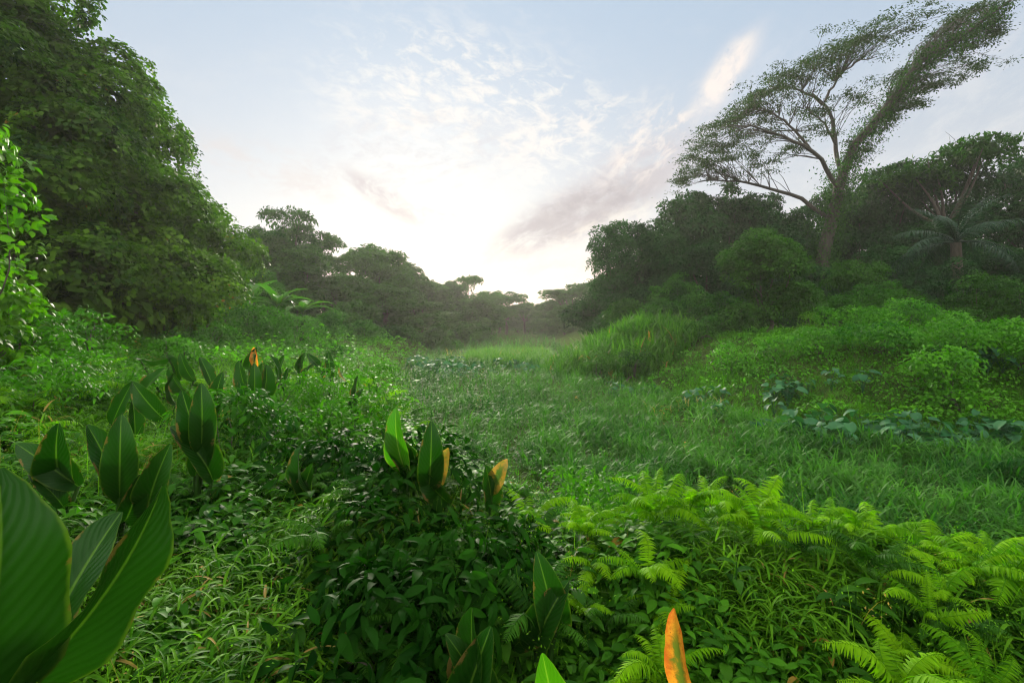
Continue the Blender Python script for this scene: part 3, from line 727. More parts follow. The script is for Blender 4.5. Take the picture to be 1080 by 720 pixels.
def bare_tree():
    rg = np.random.default_rng(3); x, y, zt_ = at(1030, 118, 48); zb = tz(x, y); t = thing('bare_branched_tree', 'thin almost leafless twigs reaching out above the flat topped tree', 'tree', (x, y, zb))
    h = zt_ - zb; ts = [tube(curve([(-1.5, 1.5, 0), (-1.2, 1.0, h * .5), (-1.6, .5, h * .80)], 8), np.linspace(.18, .06, 8), 6)]
    for k in range(18):
        a = np.array([-1.6, .5, h * .80]) - np.array([0, 0, rg.uniform(0, 1.6)]); e = a + np.array([rg.uniform(-1.5, 4.2), rg.uniform(-1, 1), rg.uniform(.8, 3.0)])
        ts.append(tube(curve([a, (a + e) / 2 + rg.normal(size=3) * .2, e], 6), np.linspace(.04, .010, 6), 4, False))
    g = Field(); g.one(T.join(ts)); g.build('trunk', M['pale_bark'], t)
bare_tree()

# ------------------------------------------------------------------ palm
def palm(px, py, d, label, L=4.4, n=20, seed=9):
    rg = np.random.default_rng(seed); x, y, z = at(px, py, d); zb = tz(x, y); h = z - zb
    t = thing('oil_palm', label, 'palm', (x, y, zb))
    g = Field(); g.one(tube(curve([(0, 0, -.3), (.1, 0, h * .5), (0, 0, h)], 8), np.linspace(.34, .26, 8), 10)); g.build('trunk', M['bark'], t)
    lf = strip(.062, 3, 1.2, .1)
    for k in range(n):
        f = Field(); a = k * 2.4 + rg.normal() * .15; el = rg.uniform(-.35, 1.42); ln = L * rg.uniform(.8, 1.05)
        u = np.linspace(0, 1, 24); ang = el - u * (1.0 + .5 * (1 - el / 1.4)); st = ln / 23
        r_ = np.concatenate([[0], np.cumsum(np.cos(ang[:-1]) * st)]); zz = np.concatenate([[0], np.cumsum(np.sin(ang[:-1]) * st)])
        c = np.stack([r_ * 0, r_, zz], 1); f.one(tube(c, np.linspace(.045, .012, 24), 4), .2)
        m = 36; uu = np.linspace(.14, .99, m); pc = np.stack([np.interp(uu, u, c[:, i]) for i in range(3)], 1); ta = np.interp(uu, u, ang)
        tang = np.stack([ta * 0, np.cos(ta), np.sin(ta)], 1); up = np.stack([ta * 0, -np.sin(ta), np.cos(ta)], 1)
        for sx in (-1, 1):
            dd = norm(np.array([sx, 0, 0]) * .9 + tang * .55 + up * .10 + rg.normal(size=(m, 3)) * .10 + np.array([0, 0, -.25]))
            f.add(lf, pc, frames(dd, norm(up + rg.normal(size=(m, 3)) * .2)), .85 * (np.sin(np.pi * np.clip(uu * .8 + .14, 0, 1)) ** .7), rg.random(m))
        o = f.build('frond', M['palm'], t); o.location = (0, 0, h); o.rotation_euler = (0, 0, a)
palm(1008, 256, 29, 'dark blue green oil palm with arching fronds in front of the right forest')

# ------------------------------------------------------------------ shrubs
def shrub(px, top, d, halfw, label, mat='bush', seed=0, name='shrub', leaf=None, tall=1.0, n=9, tm=None, per=34, dens=5.0, dpth=.9, trunk=.06, low=-.3, clump=.34, crowny=False):
    rg = np.random.default_rng(seed + 100); x, y, zt_ = at(px, top, d); zb = tz(x, y); h = max(.5, zt_ - zb); r = halfw / F * d
    lobes = []
    for k in range(n):
        a = rg.uniform(0, 6.28); q = rg.random(); hh = h * rg.uniform(.14, .86); rr = r * .72 * math.sqrt(q) * ((.70 + .60 * hh / h) if crowny else (1.15 - .5 * hh / h))
        s = r * rg.uniform(.28, .46); s = min(s, h * .45); lobes.append((rr * math.cos(a), rr * math.sin(a) * dpth, hh, s, s, min(s * .85, h * .3)))
    lobes.append((0, 0, h * .82, r * .34, r * .34, h * .17))
    leaf = leaf or max(.10, .0048 * d)
    t = thing(name, label, 'shrub' if 'tree' not in name else 'tree', (x, y, zb))
    f = Field(); crown(f, bumpy(lobes, rg, max(.28, r * .20), 1.0, .65), dens * .9, clump * .8, int(per * .75), leaf, tm=tm or LEAF, rg=rg, low=-.2, flat=.6, inside=.5, face=.8, jit=.5); f.build('foliage' if 'tree' not in name else 'crown', M[mat], t)
    g = Field(); g.one(limbs((0, 0, -.2), lobes, trunk, rg, .35, 7)); g.build('stem' if 'tree' not in name else 'trunk', M['bark'], t)

shrub(803, 242, 25, 42, 'bright green young tree standing alone on the right bank before the dark forest', 'forest_l', 1, 'young_tree', .15, n=17, per=44, dens=6, trunk=.12, clump=.42, crowny=True)
for i, (px, tp, d, hw, lab, mt) in enumerate([
    (715, 290, 33, 34, 'rounded pale green shrub behind the reeds at the forest foot', 'bush'),
    (672, 300, 35, 26, 'dim shrub behind the left half of the reed clump', 'forest'),
    (655, 318, 33, 24, 'low shrub between the reed clump and the creeper hung edge', 'forest_l'),
    (755, 312, 29, 24, 'leafy shrub between the reeds and the bright young tree', 'bush'),
    (745, 335, 25, 20, 'small round shrub at the upper end of the reeds', 'bush'),
    (850, 300, 30, 34, 'dark shrub right behind the bright young tree', 'forest_l'),
    (905, 282, 31, 42, 'broad leafy shrub below the leaning giant', 'forest_l'),
    (920, 300, 27, 34, 'green shrub in front of the broad shrub below the giant', 'bush'),
    (960, 308, 29, 40, 'dark shrub left of the palm foot', 'forest_l'),
    (1030, 288, 24, 44, 'dense green shrub right below the palm', 'forest_l'),
    (1075, 300, 24, 40, 'dark shrub against the right frame edge under the palm', 'forest_l'),
    (885, 312, 29, 30, 'low shrub between the young tree and the creeper hedge', 'bush'),
    (852, 329, 22, 10, 'small bright sapling on the lawn of the right bank', 'bright'),
    (1000, 318, 26, 36, 'mid green shrub behind the creeper hedge on the bank top', 'bush'),
    (775, 325, 28, 26, 'shrub at the left foot of the bright young tree', 'forest_l'),
    (630, 368, 23.6, 15, 'small round shrub at the front left of the reed clump', 'forest_l'), (668, 366, 22.8, 17, 'small dark shrub at the front right of the reed clump', 'forest_l'),
    (700, 318, 30, 24, 'yellowish shrub peeping above the reeds', 'bush')]):
    shrub(px, tp, d, hw, lab, mt, 10 + i)
for i, (px, tp, d, hw, lab) in enumerate([(640, 318, 44, 40, 'dark undergrowth bush at the far left of the right forest floor'), (690, 312, 43, 44, 'dark undergrowth bush behind the pale green shrub'), (745, 305, 42, 44, 'dark undergrowth bush behind the upper reeds'),
    (800, 300, 40, 46, 'dark undergrowth bush behind the bright young tree'), (860, 296, 39, 44, 'dark undergrowth bush under the giant trunk'), (915, 294, 38, 46, 'dark undergrowth bush right of the giant trunk'),
    (970, 290, 36, 46, 'dark undergrowth bush hiding the palm foot'), (1010, 272, 26.5, 36, 'dark bush in front of the palm trunk'), (1080, 280, 34, 50, 'dark undergrowth bush at the right frame edge')]):
    shrub(px, tp, d, hw, lab, 'forest', 160 + i, 'undergrowth_bush')
# shrubs and saplings of the left bank
for i, (px, tp, d, hw, lab, mt) in enumerate([
    (262, 322, 22, 44, 'fluffy pale green shrub at the foot of the vine mass', 'bush'),
    (310, 338, 22, 36, 'feathery shrub right of the fluffy one on the left bank', 'bush'),
    (225, 345, 18, 30, 'shrub in front of the vine mass and its dark hollow', 'bush'),
    (345, 335, 30, 30, 'soft shrub on the left slope below the banana plants', 'bush'),
    (385, 342, 38, 30, 'hazy low shrub along the left slope', 'bush'),
    (425, 346, 48, 26, 'faded low shrub farther along the left slope', 'forest_l'),
    (460, 347, 56, 24, 'pale misty shrub at the far left slope foot', 'forest_l'),
    (285, 300, 30, 26, 'shrub beside the banana plants', 'forest_l'),
    (240, 290, 27, 22, 'yellow green shrub at the tail of the vine mass', 'bright'),
    (350, 365, 20, 22, 'low mounded shrub in the middle of the left bank', 'bush'),
    (495, 345, 66, 22, 'misty shrub near the valley end on the left', 'forest_l'),
    (370, 318, 42, 30, 'grey green shrub under the mid slope trees', 'forest_l')]):
    shrub(px, tp, d, hw, lab, mt, 40 + i)
shrub(100, 330, 10.5, 34, 'leafy bush in the dark hollow below the vine mass', 'weed', 61, leaf=.10, per=30, tm=LEAF_BROAD)
shrub(20, 318, 8.5, 60, 'dense leafy bush against the left frame edge below the vine mass', 'weed', 62, leaf=.10, per=30, tm=LEAF_BROAD)
shrub(62, 352, 9.0, 34, 'knee high leafy bush between the two bushes below the vine mass', 'weed', 63, leaf=.09, per=30, tm=LEAF_BROAD)
shrub(175, 352, 12.5, 32, 'bush with a clean top edge against the dark hollow', 'weed', 64, leaf=.10, per=30, tm=LEAF_BROAD)
shrub(-12, 258, 7.5, 36, 'sapling top leaning in low at the left frame edge', 'bright', 65, 'sapling', .12, trunk=.022, tm=LEAF_BROAD, per=26)
shrub(-18, 84, 7.0, 52, 'bright green sapling branch entering high at the left frame edge', 'bright', 66, 'young_tree', .13, trunk=.03, tm=LEAF_BROAD, per=22, n=12, low=-.6)
LANCE = [lance(.34, 4, fold=.3, bend=1.0, a0=.3), lance(.28, 4, fold=.35, bend=1.4, a0=.4), lance(.42, 4, fold=.25, bend=.8, a0=.2)]
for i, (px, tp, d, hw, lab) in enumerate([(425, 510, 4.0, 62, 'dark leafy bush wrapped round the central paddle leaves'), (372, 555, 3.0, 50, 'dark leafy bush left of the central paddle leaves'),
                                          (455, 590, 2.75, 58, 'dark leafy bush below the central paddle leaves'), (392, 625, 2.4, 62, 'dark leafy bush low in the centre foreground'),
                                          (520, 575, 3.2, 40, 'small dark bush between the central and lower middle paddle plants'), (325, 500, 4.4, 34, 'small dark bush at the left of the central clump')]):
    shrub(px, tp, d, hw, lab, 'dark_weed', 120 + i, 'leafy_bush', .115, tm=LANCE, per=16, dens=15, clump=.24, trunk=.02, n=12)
for i, (px, tp, d, hw, lab) in enumerate([(345, 386, 8, 26, 'leafy tangle bush left of the edge on paddle plant'), (310, 396, 7, 24, 'leafy tangle bush right of the dark paddle cluster'), (372, 425, 5.8, 22, 'leafy tangle bush in front of the edge on paddle plant'),
        (286, 432, 5.2, 22, 'leafy tangle bush right of the twin upright leaves'), (332, 438, 5.4, 24, 'leafy tangle bush behind the small dark bush of the central clump'), (236, 425, 4.8, 20, 'leafy tangle bush at the foot of the twin upright leaves'),
        (400, 388, 9.5, 24, 'leafy tangle bush at the brink of the valley grass'), (150, 392, 7.5, 30, 'leafy tangle bush behind the broad upright paddle leaves'), (90, 380, 7, 34, 'leafy tangle bush among the ferns under the dark hollow'), (28, 388, 5.6, 40, 'leafy tangle bush at the left frame edge among ferns'),
        (610, 505, 5.2, 26, 'leafy tangle bush on the brink left of the fern thicket'), (655, 525, 4.4, 26, 'leafy tangle bush at the left end of the fern thicket')]):
    shrub(px, tp, d, hw, lab, 'weed', 140 + i, 'leafy_bush', .09, tm=LANCE, per=18, dens=14, clump=.2, trunk=.015, n=10)
# creeper smothered mounds along the top of the right bank
for i, (px, tp, d, hw, lab) in enumerate([
    (905, 326, 20, 40, 'bright leafy hedge mound on the bank top below the giant'),
    (965, 323, 20, 46, 'bright leafy hedge mound on the bank top below the palm'),
    (860, 348, 17.5, 26, 'fresh green mound at the left end of the bank top growth'),
    (925, 345, 16, 40, 'fresh green mound in the middle of the bank top growth'),
    (1000, 340, 15, 52, 'large fresh green mound crowding the bank edge'),
    (1075, 336, 14, 50, 'fresh green mound cut by the right frame edge'),
    (1010, 368, 13, 40, 'sprawling mound over the dark hollow in the bank face'),
    (770, 366, 19.5, 20, 'small mound on the bank slope right of the reeds'),
    (818, 358, 18.5, 18, 'small mound on the lawn edge of the bank slope')]):
    shrub(px, tp, d, hw, lab, 'creeper', 80 + i, 'leafy_mound', .105, tm=LEAF_BROAD, per=24, dens=6, trunk=.03, low=-.1)

# banana plants on the left slope
def banana(px, top, d, label, seed):
    rg = np.random.default_rng(seed); x, y, zt_ = at(px, top, d); zb = tz(x, y); h = zt_ - zb
    t = thing('banana_plant', label, 'banana plant', (x, y, zb)); g = Field(); g.one(tube([(0, 0, -.2), (.05, 0, h * .3), (0, 0, h * .6)], [.16, .13, .07], 8)); g.build('stem', M['stem'], t)
    for k in range(9):
        f = Field(); lf = grid_leaf(10, 2, lambda u: .26 * math.sin(math.pi * min(1, u * .9 + .08)) ** .6 + .01, fold=.35, bend=1.3, a0=rg.uniform(.7, 1.4), wave=.12, wk=26, seed=k, tear=.03)
        f.add(lf, [(0, 0, 0)], np.eye(3)[None], h * .62, [rg.random()]); o = f.build('leaf', M['canna_l'], t); o.location = (0, 0, h * .56); o.rotation_euler = (0, 0, k * 2.4 + rg.random())
banana(292, 296, 29, 'banana plant with long upright leaves on the left slope', 1)
banana(318, 306, 30, 'shorter banana plant right beside the taller one', 2)
banana(268, 292, 31, 'banana plant half hidden beside the vine mass', 3)
# ================================================================== GROUND COVER (nobody could count it)
def samples(n, d0, d1, fan=1.36):
    d = np.exp(RG.uniform(math.log(d0), math.log(d1), n)); return d * RG.uniform(-fan, fan, n), d

def area(n, y0, y1, fan=1.36, pad=.8):
    y = RG.uniform(y0, y1, int(n * 2)); x = RG.uniform(-1, 1, len(y)) * (fan * y1 + pad); k = np.abs(x) < fan * y + pad
    return x[k], y[k]

def reed_w(x, y): return ((x - 6.2) / 4.6) ** 2 + ((y - 28.5) / 6.0) ** 2

# --- grass of the valley floor: stems with arching blades
def stalk(seed, nb_=5, w=.072, h=.55, bl=.42):
    rg = np.random.default_rng(seed); ts = [strip(.012, 3, .25, 1.5).moved(np.eye(3), (0, 0, 0), h)]
    for k in range(nb_):
        b_ = strip(w, 4, rg.uniform(.7, 2.3), rg.uniform(1.1, 1.45)); a = k * 2.6 + rg.random() * 1.2; hh = h * (k + .4) / nb_
        ts.append(b_.moved(Rz(a), (0, .04 * hh, hh), bl * rg.uniform(.7, 1.1)))
    return T.join(ts)
STALK = [stalk(i) for i in range(7)]
FINE = [T.join([strip(.030, 3, RG.uniform(.5, 1.6), RG.uniform(1.1, 1.5)).moved(Rz(RG.uniform(0, 6.28)), (RG.normal() * .02, RG.normal() * .02, 0), RG.uniform(.6, 1.1)) for _ in range(6)]) for _ in range(6)]

def put(field, tms, x, y, sc, dzz=0.0, tilt=.25, tint=None, z=None):
    z = terrain(x, y) if z is None else z
    w = RG.integers(0, len(tms), len(x)); fr = yaw_frames(RG.uniform(0, 6.28, len(x)), RG.normal(0, tilt, len(x)))
    tint = RG.random(len(x)) if tint is None else tint; sc = np.broadcast_to(sc, x.shape)
    for q in range(len(tms)):
        k = w == q; field.add(tms[q], np.stack([x, y, z + dzz], 1)[k], fr[k], sc[k], tint[k])

f = Field()
for (n, d0, d1, s0) in ((34000, 4.3, 9, .76), (46000, 8, 20, .82), (44000, 18, 60, 1.05), (14000, 50, 180, 1.8)):
    x, y = samples(n, d0, d1, 1.36 if d0 > 5 else 1.8); s = sdist(x, y); k = (s < .25 + RG.normal(0, .25, n)) & (reed_w(x, y) > .9); x, y = x[k], y[k]
    clump = fbm(x, y, 1.3, 8); hgt = .55 + .9 * fbm(x, y, .9, 9)
    k = RG.random(len(x)) < .10 + 2.1 * (fbm(x, y, .55, 10, 2) - .30); x, y, hgt, clump = x[k], y[k], hgt[k], clump[k]
    put(f, STALK, x, y, s0 * hgt * RG.uniform(.7, 1.25, len(x)), tilt=.22, tint=np.clip(RG.random(len(x)) * .7 + (fbm(x, y, 5, 12) - .35) * .8, 0, 1))
stuff(f.build('valley_grass', M['grass']), 'cool green knee high grass carpeting the valley floor', 'grass')

# --- taller grass strip far down the valley
f = Field(); x = RG.uniform(-3.5, 3.2, 5200); y = RG.uniform(33, 46, 5200); k = fbm(x, y, 3, 31) > .42; x, y = x[k], y[k]
put(f, FINE, x, y, RG.uniform(.9, 1.5, len(x)), tilt=.15); stuff(f.build('tall_meadow_grass', M['reed']), 'taller yellowish grass strip beyond the blue green leaf patch', 'grass')

# --- reed clump
f = Field(); REED = [T.join([strip(.085, 5, RG.uniform(.3, 2.4), RG.uniform(1.3, 1.54)).moved(Rz(RG.uniform(0, 6.28)), (RG.normal() * .05, RG.normal() * .05, hh), RG.uniform(.55, .9)) for hh in (0, 0, .1, .2, .3, .4, .5, .6)]) for _ in range(8)]
x = RG.uniform(1.0, 11.5, 5200); y = RG.uniform(22, 35, 5200); w = reed_w(x, y); k = (w < 1.0 - .25 * RG.random(len(x))) & (RG.random(len(x)) < .35 + fbm(x, y, 1.1, 40)); x, y, w = x[k], y[k], w[k]
put(f, REED, x, y, (.66 + .42 * sstep((1 - w) * 1.6) * (.35 + 1.25 * fbm(x, y, 1.2, 41))) * RG.uniform(.6, 1.35, len(x)), tilt=.14)
stuff(f.build('reed_grass', M['reed']), 'tall reed grass clump pushing into the valley from the right bank', 'reed grass')

# --- fine grass on the banks
f = Field()
for (n, d0, d1, s0) in ((13000, .9, 4, .34), (22000, 3.5, 10, .40), (24000, 9, 40, .55), (9000, 35, 140, 1.0)):
    x, y = samples(n, d0, d1); s = sdist(x, y); w = right_w(x, y)
    k = (s > -.1) & (w < .5) & (RG.random(n) < .25 + 1.3 * (fbm(x, y, 1.4, 14) - .28)); x, y = x[k], y[k]
    put(f, FINE, x, y, s0 * RG.uniform(.6, 1.35, len(x)), tilt=.3, tint=np.clip(RG.random(len(x)) * .6 + fbm(x, y, 2.5, 15) * .5 - .05, 0, 1))
SEEDH = []
for i in range(5):
    rg = np.random.default_rng(i); st = strip(.006, 5, .5 + .2 * i, 1.5); ts = [st]
    for k in range(16):
        q = st.v[(3 + k // 8) * 2] if 3 + k // 8 < 5 else st.v[-1]; ts.append(diamond(.5).moved(Rz(rg.uniform(0, 6.28)) @ Rx(rg.uniform(-.3, 1.2)), q + rg.normal(size=3) * np.array([.05, .05, .08]), .022))
    SEEDH.append(T.join(ts))
x, y = samples(3600, 1.6, 14); k = (right_w(x, y) < .5) & (sdist(x, y) > .1) & (fbm(x, y, 1.2, 55) > .46); x, y = x[k], y[k]
put(f, SEEDH, x, y, RG.uniform(.5, .85, len(x)), tilt=.25, tint=RG.uniform(.8, .99, len(x)))
stuff(f.build('bank_grass', M['bankgrass']), 'yellow green tangled grass of the near and left banks', 'grass')

f = Field()
for (n, d0, d1, s0) in ((60000, 8, 20, .36), (36000, 18, 60, .5)):
    x, y = samples(n, d0, d1); s = sdist(x, y); w = right_w(x, y)
    k = (s > -.3) & (w >= .5) & (reed_w(x, y) > .8) & (s < 26); x, y = x[k], y[k]
    put(f, FINE, x, y, s0 * RG.uniform(.6, 1.4, len(x)) * (.5 + fbm(x, y, 1.6, 18)), tilt=.35)
stuff(f.build('slope_grass', M['lawn']), 'bright grass on the slope and lawn of the right bank', 'grass')

# --- broad bamboo-like blades and leafy weeds near the camera
BL = [blade(.085, 5, fold=.35, bend=q, a0=.9) for q in (1.1, 1.5, 1.9)]
def bamboo(seed):
    rg = np.random.default_rng(seed); ts = [strip(.010, 3, .3, 1.45).moved(np.eye(3), (0, 0, 0), .5)]
    for k in range(7):
        ts.append(BL[k % 3].moved(Rz(k * 2.5 + rg.random()) @ Rx(rg.uniform(-.5, .2)), (0, .02, .08 + .065 * k), rg.uniform(.16, .27)))
    return T.join(ts)
def sprig(seed, w=.36, nl=8, L=.11, h=.42):
    rg = np.random.default_rng(seed); lf = [lance(w, 4, fold=.3, bend=q, a0=.45) for q in (.8, 1.2)]; ts = [strip(.014, 3, .4, 1.4).moved(np.eye(3), (0, 0, 0), h)]
    for k in range(nl):
        ts.append(lf[k % 2].moved(Rz(k * 2.4 + rg.random() * .6) @ Rx(rg.uniform(-.3, .3)), (0, .05 * k / nl, .06 + (h - .05) * k / nl), L * rg.uniform(.7, 1.2)))
    return T.join(ts)
BAM = [bamboo(i) for i in range(6)]; SPR = [sprig(i) for i in range(5)] + [sprig(20 + i, .6, 7, .12, .36) for i in range(4)]
f = Field(); g = Field()
for (n, d0, d1, s0) in ((6000, .75, 2.2, .62), (17000, 2, 5, .60), (15000, 4.5, 9, .66)):
    x, y = samples(n, d0, d1); s = sdist(x, y); w = right_w(x, y); q = fbm(x, y, 1.1, 22); k = (s > -.2) & (w < .5); x, y, q = x[k], y[k], q[k]
    lft = sstep((-x / y - .15) / .3); lft = np.maximum(lft, .8 * sstep((x - .9) / .5) * (y < 5)); kb = q > .56 - .16 * lft; kw = (q < .66 - .22 * lft)
    put(f, BAM, x[kb], y[kb], s0 * RG.uniform(.7, 1.3, kb.sum()) * (.5 + 1.1 * fbm(x[kb], y[kb], .8, 25, 2)), tilt=.35)
    put(g, SPR, x[kw], y[kw], s0 * RG.uniform(.6, 1.3, kw.sum()) * (.5 + 1.2 * fbm(x[kw], y[kw], .8, 24, 2)) * (1 + .45 * sstep((y[kw] - 3.2) / 1.5)), tilt=.35)
for (n, d0, d1, s0) in ((26000, 8, 30, 1.05),):
    x, y = samples(n, d0, d1); s = sdist(x, y); w = right_w(x, y); k = (s > .2) & (w < .5) & (fbm(x, y, 1.8, 23) > .42); x, y = x[k], y[k]
    put(g, SPR, x, y, s0 * RG.uniform(.6, 1.3, len(x)), tilt=.3)
x, y = samples(16000, 5, 40); k = (sdist(x, y) < -.2) & (fbm(x, y, 1.5, 33) > .56); x, y = x[k], y[k]
put(g, SPR, x, y, np.clip(.75 + .03 * y, .75, 1.5) * RG.uniform(.7, 1.3, len(x)), tilt=.2)
stuff(f.build('bamboo_grass', M['bankgrass']), 'broad bladed creeping grass in the foreground thicket', 'grass')
stuff(g.build('leafy_weeds', M['weed']), 'low leafy weeds filling the near and left banks', 'weeds')

# --- creepers rolling over the far left slope and the top of the right bank
f = Field()
for (n, d0, d1, ll, side) in ((36000, 13, 45, .17, 0), (26000, 35, 130, .36, 0), (60000, 9.5, 24, .105, 1), (14000, 20, 50, .2, 1)):
    x, y = samples(n, d0, d1); s = sdist(x, y); w = right_w(x, y); big = fbm(x, y, 1.5, 26, 2) if side else fbm(x, y, 2.4, 26)
    if side: k = (w >= .5) & (s > 1.2) & (reed_w(x, y) > 1.0) & (big + .10 * sstep((s - 2) / 4) + .18 * sstep((x / y - .45) / .4) > .54 + RG.normal(0, .03, n))
    else: k = (w < .5) & (s > .4) & (big > .40)
    x, y, big = x[k], y[k], big[k]
    z = terrain(x, y) + (1.7 if side else 3.6) * np.maximum(big - .42, 0) * RG.uniform(.45, 1.0, len(x)) + .05
    d = norm(RG.normal(size=(len(x), 3)) * np.array([1, 1, .35]) + np.array([0, -.3, -.1])); nn = norm(RG.normal(size=(len(x), 3)) * .45 + np.array([0, -.15, 1]))
    q = RG.integers(0, 3, len(x)); fr = frames(d, nn); sc = ll * RG.uniform(.6, 1.4, len(x)); ti = np.clip(RG.random(len(x)) * .6 + (fbm(x, y, 1.7, 28) - .2) * .6, 0, 1)
    P_ = np.stack([x, y, z], 1); tms = LEAF_BROAD if side else LEAF
    for j in range(3):
        kk = q == j; f.add(tms[j], P_[kk], fr[kk], sc[kk], ti[kk])
stuff(f.build('creeper_cover', M['creeper']), 'leafy creepers rolling over both banks in low mounds', 'creeper')

# ================================================================== PLANTS ONE CAN TELL APART
# --- blue green taro
def taro_leaf(seed):
    rg = np.random.default_rng(seed)
    def wf(u): return .78 * (max(0, math.sin(math.pi * min(1, u * .80 + .20)))) ** .75 + .01
    return grid_leaf(7, 2, wf, fold=.22, bend=.9, a0=.35, wave=.10, wk=7, seed=seed)
TL = [taro_leaf(i) for i in range(4)]
def taro_mesh(seed):
    rg = np.random.default_rng(seed); lf = Field(); n = rg.integers(4, 7)
    for k in range(n):
        a = k * 2.4 + rg.random(); r = rg.uniform(.10, .34); h = rg.uniform(.35, .72); e = np.array([r * math.cos(a), r * math.sin(a), h])
        lf.one(tube(curve([(0, 0, 0), e * np.array([.4, .4, .6]), e], 5), np.linspace(.012, .006, 5), 4), .3)
        d = norm(np.array([math.cos(a), math.sin(a), -.25 + rg.normal() * .3])); nn = norm(np.array([math.cos(a) * .3, math.sin(a) * .3 - .35, 1]) + rg.normal(size=3) * .2); fr = frames(d[None], nn[None])
        lf.add(TL[rg.integers(0, 4)], [e - d * .07], fr, rg.uniform(.24, .40), [rg.random()])
    return lf.mesh('taro_plant', M['taro'])
TM = [taro_mesh(i) for i in range(7)]
def patch(n, pts, lab, group, sc=1.0, cov=.05, jit=.35):
    """plants scattered along a line of ground points"""
    c = np.array(pts, float); k = 0
    while k < n:
        i = RG.integers(0, len(c) - 1); u = RG.random(); q = c[i] * (1 - u) + c[i + 1] * u + RG.normal(size=2) * jit * np.array([1, .7])
        t = thing('taro_plant', lab, 'taro', (q[0], q[1], tz(*q) + cov), RG.uniform(0, 6.28), group, TM[RG.integers(0, 7)]); t.scale = (sc * RG.uniform(.5, 1.0),) * 3; k += 1
patch(64, [(6.9, 12.6), (8.2, 12.0), (9.4, 11.5), (10.6, 11.0), (11.8, 10.6)], 'blue green taro in the long patch at the foot of the right bank', 'taro at the foot of the right bank', 1.0, .12, .8)
patch(26, [(4.2, 20), (5.4, 18.5), (6.0, 17), (6.8, 15)], 'blue green taro between the valley grass and the slope below the reeds', 'taro below the reeds', .85, .05, .5)
patch(64, [(-5.4, 34), (-4.6, 30), (-3.6, 27), (-2.6, 24.5)], 'blue green taro in the far patch at the left edge of the valley grass', 'taro in the far left patch', 1.1, .05, .95)
patch(14, [(-.6, 31), (.6, 28), (1.6, 26)], 'taro in the thin line in front of the reed clump', 'taro before the reeds', 1.0, .1, .4)
patch(12, [(8.6, 15.5), (9.6, 15.2), (10.8, 14.6)], 'pale taro halfway up the right bank slope', 'taro halfway up the right bank', 1.0, .1, .4)
patch(10, [(12.5, 14.4), (13.6, 14.0), (14.6, 13.2)], 'pale taro on the top of the right bank near the frame edge', 'taro on the right bank top', 1.1, .35, .35)

# --- ferns
def frond(seed, n=30, L=1.0, el=1.1, dr=1.5, pl=.17):
    rg = np.random.default_rng(seed); f = Field(); u = np.linspace(0, 1, 20); ang = el - dr * u ** 1.2; st = L / 19
    r_ = np.concatenate([[0], np.cumsum(np.cos(ang[:-1]) * st)]); zz = np.concatenate([[0], np.cumsum(np.sin(ang[:-1]) * st)]); sx = .06 * np.sin(u * 2.5) * rg.normal()
    c = np.stack([sx, r_, zz], 1); f.one(tube(c, np.linspace(.0075, .002, 20), 4), .15)
    uu = np.linspace(.20, 1.0, n); pc = np.stack([np.interp(uu, u, c[:, i]) for i in range(3)], 1); ta = np.interp(uu, u, ang)
    tg = np.stack([ta * 0, np.cos(ta), np.sin(ta)], 1); up = np.stack([ta * 0, -np.sin(ta), np.cos(ta)], 1)
    pn = [blade(.17, 5, fold=.2, bend=q, a0=.15) for q in (.7, 1.1)]
    ln = pl * (np.sin(np.pi * np.clip(uu * .86 + .10, 0, .985)) ** .6)
    for s in (-1, 1):
        d = norm(np.array([s, 0, 0]) + tg * .35 + rg.normal(size=(n, 3)) * .16 + np.array([0, 0, -.34])); fr = frames(d, norm(up + rg.normal(size=(n, 3)) * .12))
        for q in range(2): f.add(pn[q], pc[q::2] , fr[q::2], ln[q::2], np.clip(.3 + uu[q::2] * .4 + rg.normal(size=len(uu[q::2])) * .15, 0, 1))
    return f
FM = {m_: [frond(i, 30 + 2 * i, 1.0, .95 + .12 * i, 1.2 + .22 * i, .15 + .012 * i).mesh('frond', M[m_]) for i in range(5)] for m_ in ('fern', 'fern_d')}
def fern(x, y, size, label, group=None, mat='fern', n=8, up=0.0, rise=.15):
    t = thing('fern', label, 'fern', (x, y, tz(x, y) + rise), RG.uniform(0, 6.28), group)
    for k in range(n):
        o = link('frond', FM[mat][RG.integers(0, 5)], t); s = size * RG.uniform(.5, 1.0); o.scale = (s, s, s)
        o.rotation_euler = (RG.normal() * .18 + up, RG.normal() * .25, k * 6.283 / n + RG.normal() * .25)
    return t
def fern_px(px, py, d, size, *a, **k):
    x, y, z = at(px, py, d); return fern(x, y, size, *a, **k)
# right foreground thicket
for px, d, s, lab in [(742, 3.9, 0.76, 'arching fern highest in the right foreground thicket'), (690, 3.3, .8, 'fern with drooping frond above the orange leaf'),
                      (800, 3.3, 0.72, 'fern in the middle of the right foreground thicket'), (858, 3.5, 0.76, 'broad arching fern right of the thicket middle'),
                      (930, 3.4, 0.72, 'fern with long frond reaching right over the valley grass'), (985, 3.1, 0.68, 'fern near the right end of the foreground thicket'),
                      (1050, 2.8, .8, 'fern in the bottom right corner of the thicket'), (700, 2.3, .62, 'upright young fern just left of the orange leaf')]:
    fern_px(px, 0, d, s * .72, lab, n=9, rise=.38)
for k in range(52):
    px = RG.uniform(610, 1090); d = RG.uniform(2.2, 4.2) * (1.0 if px < 900 else .92)
    fern_px(px, 0, d, RG.uniform(.26, .48), 'yellow green fern packed into the right foreground thicket', 'ferns of the right foreground thicket', 'fern' if k % 5 else 'fern_d', n=8, rise=RG.uniform(.15, .5))
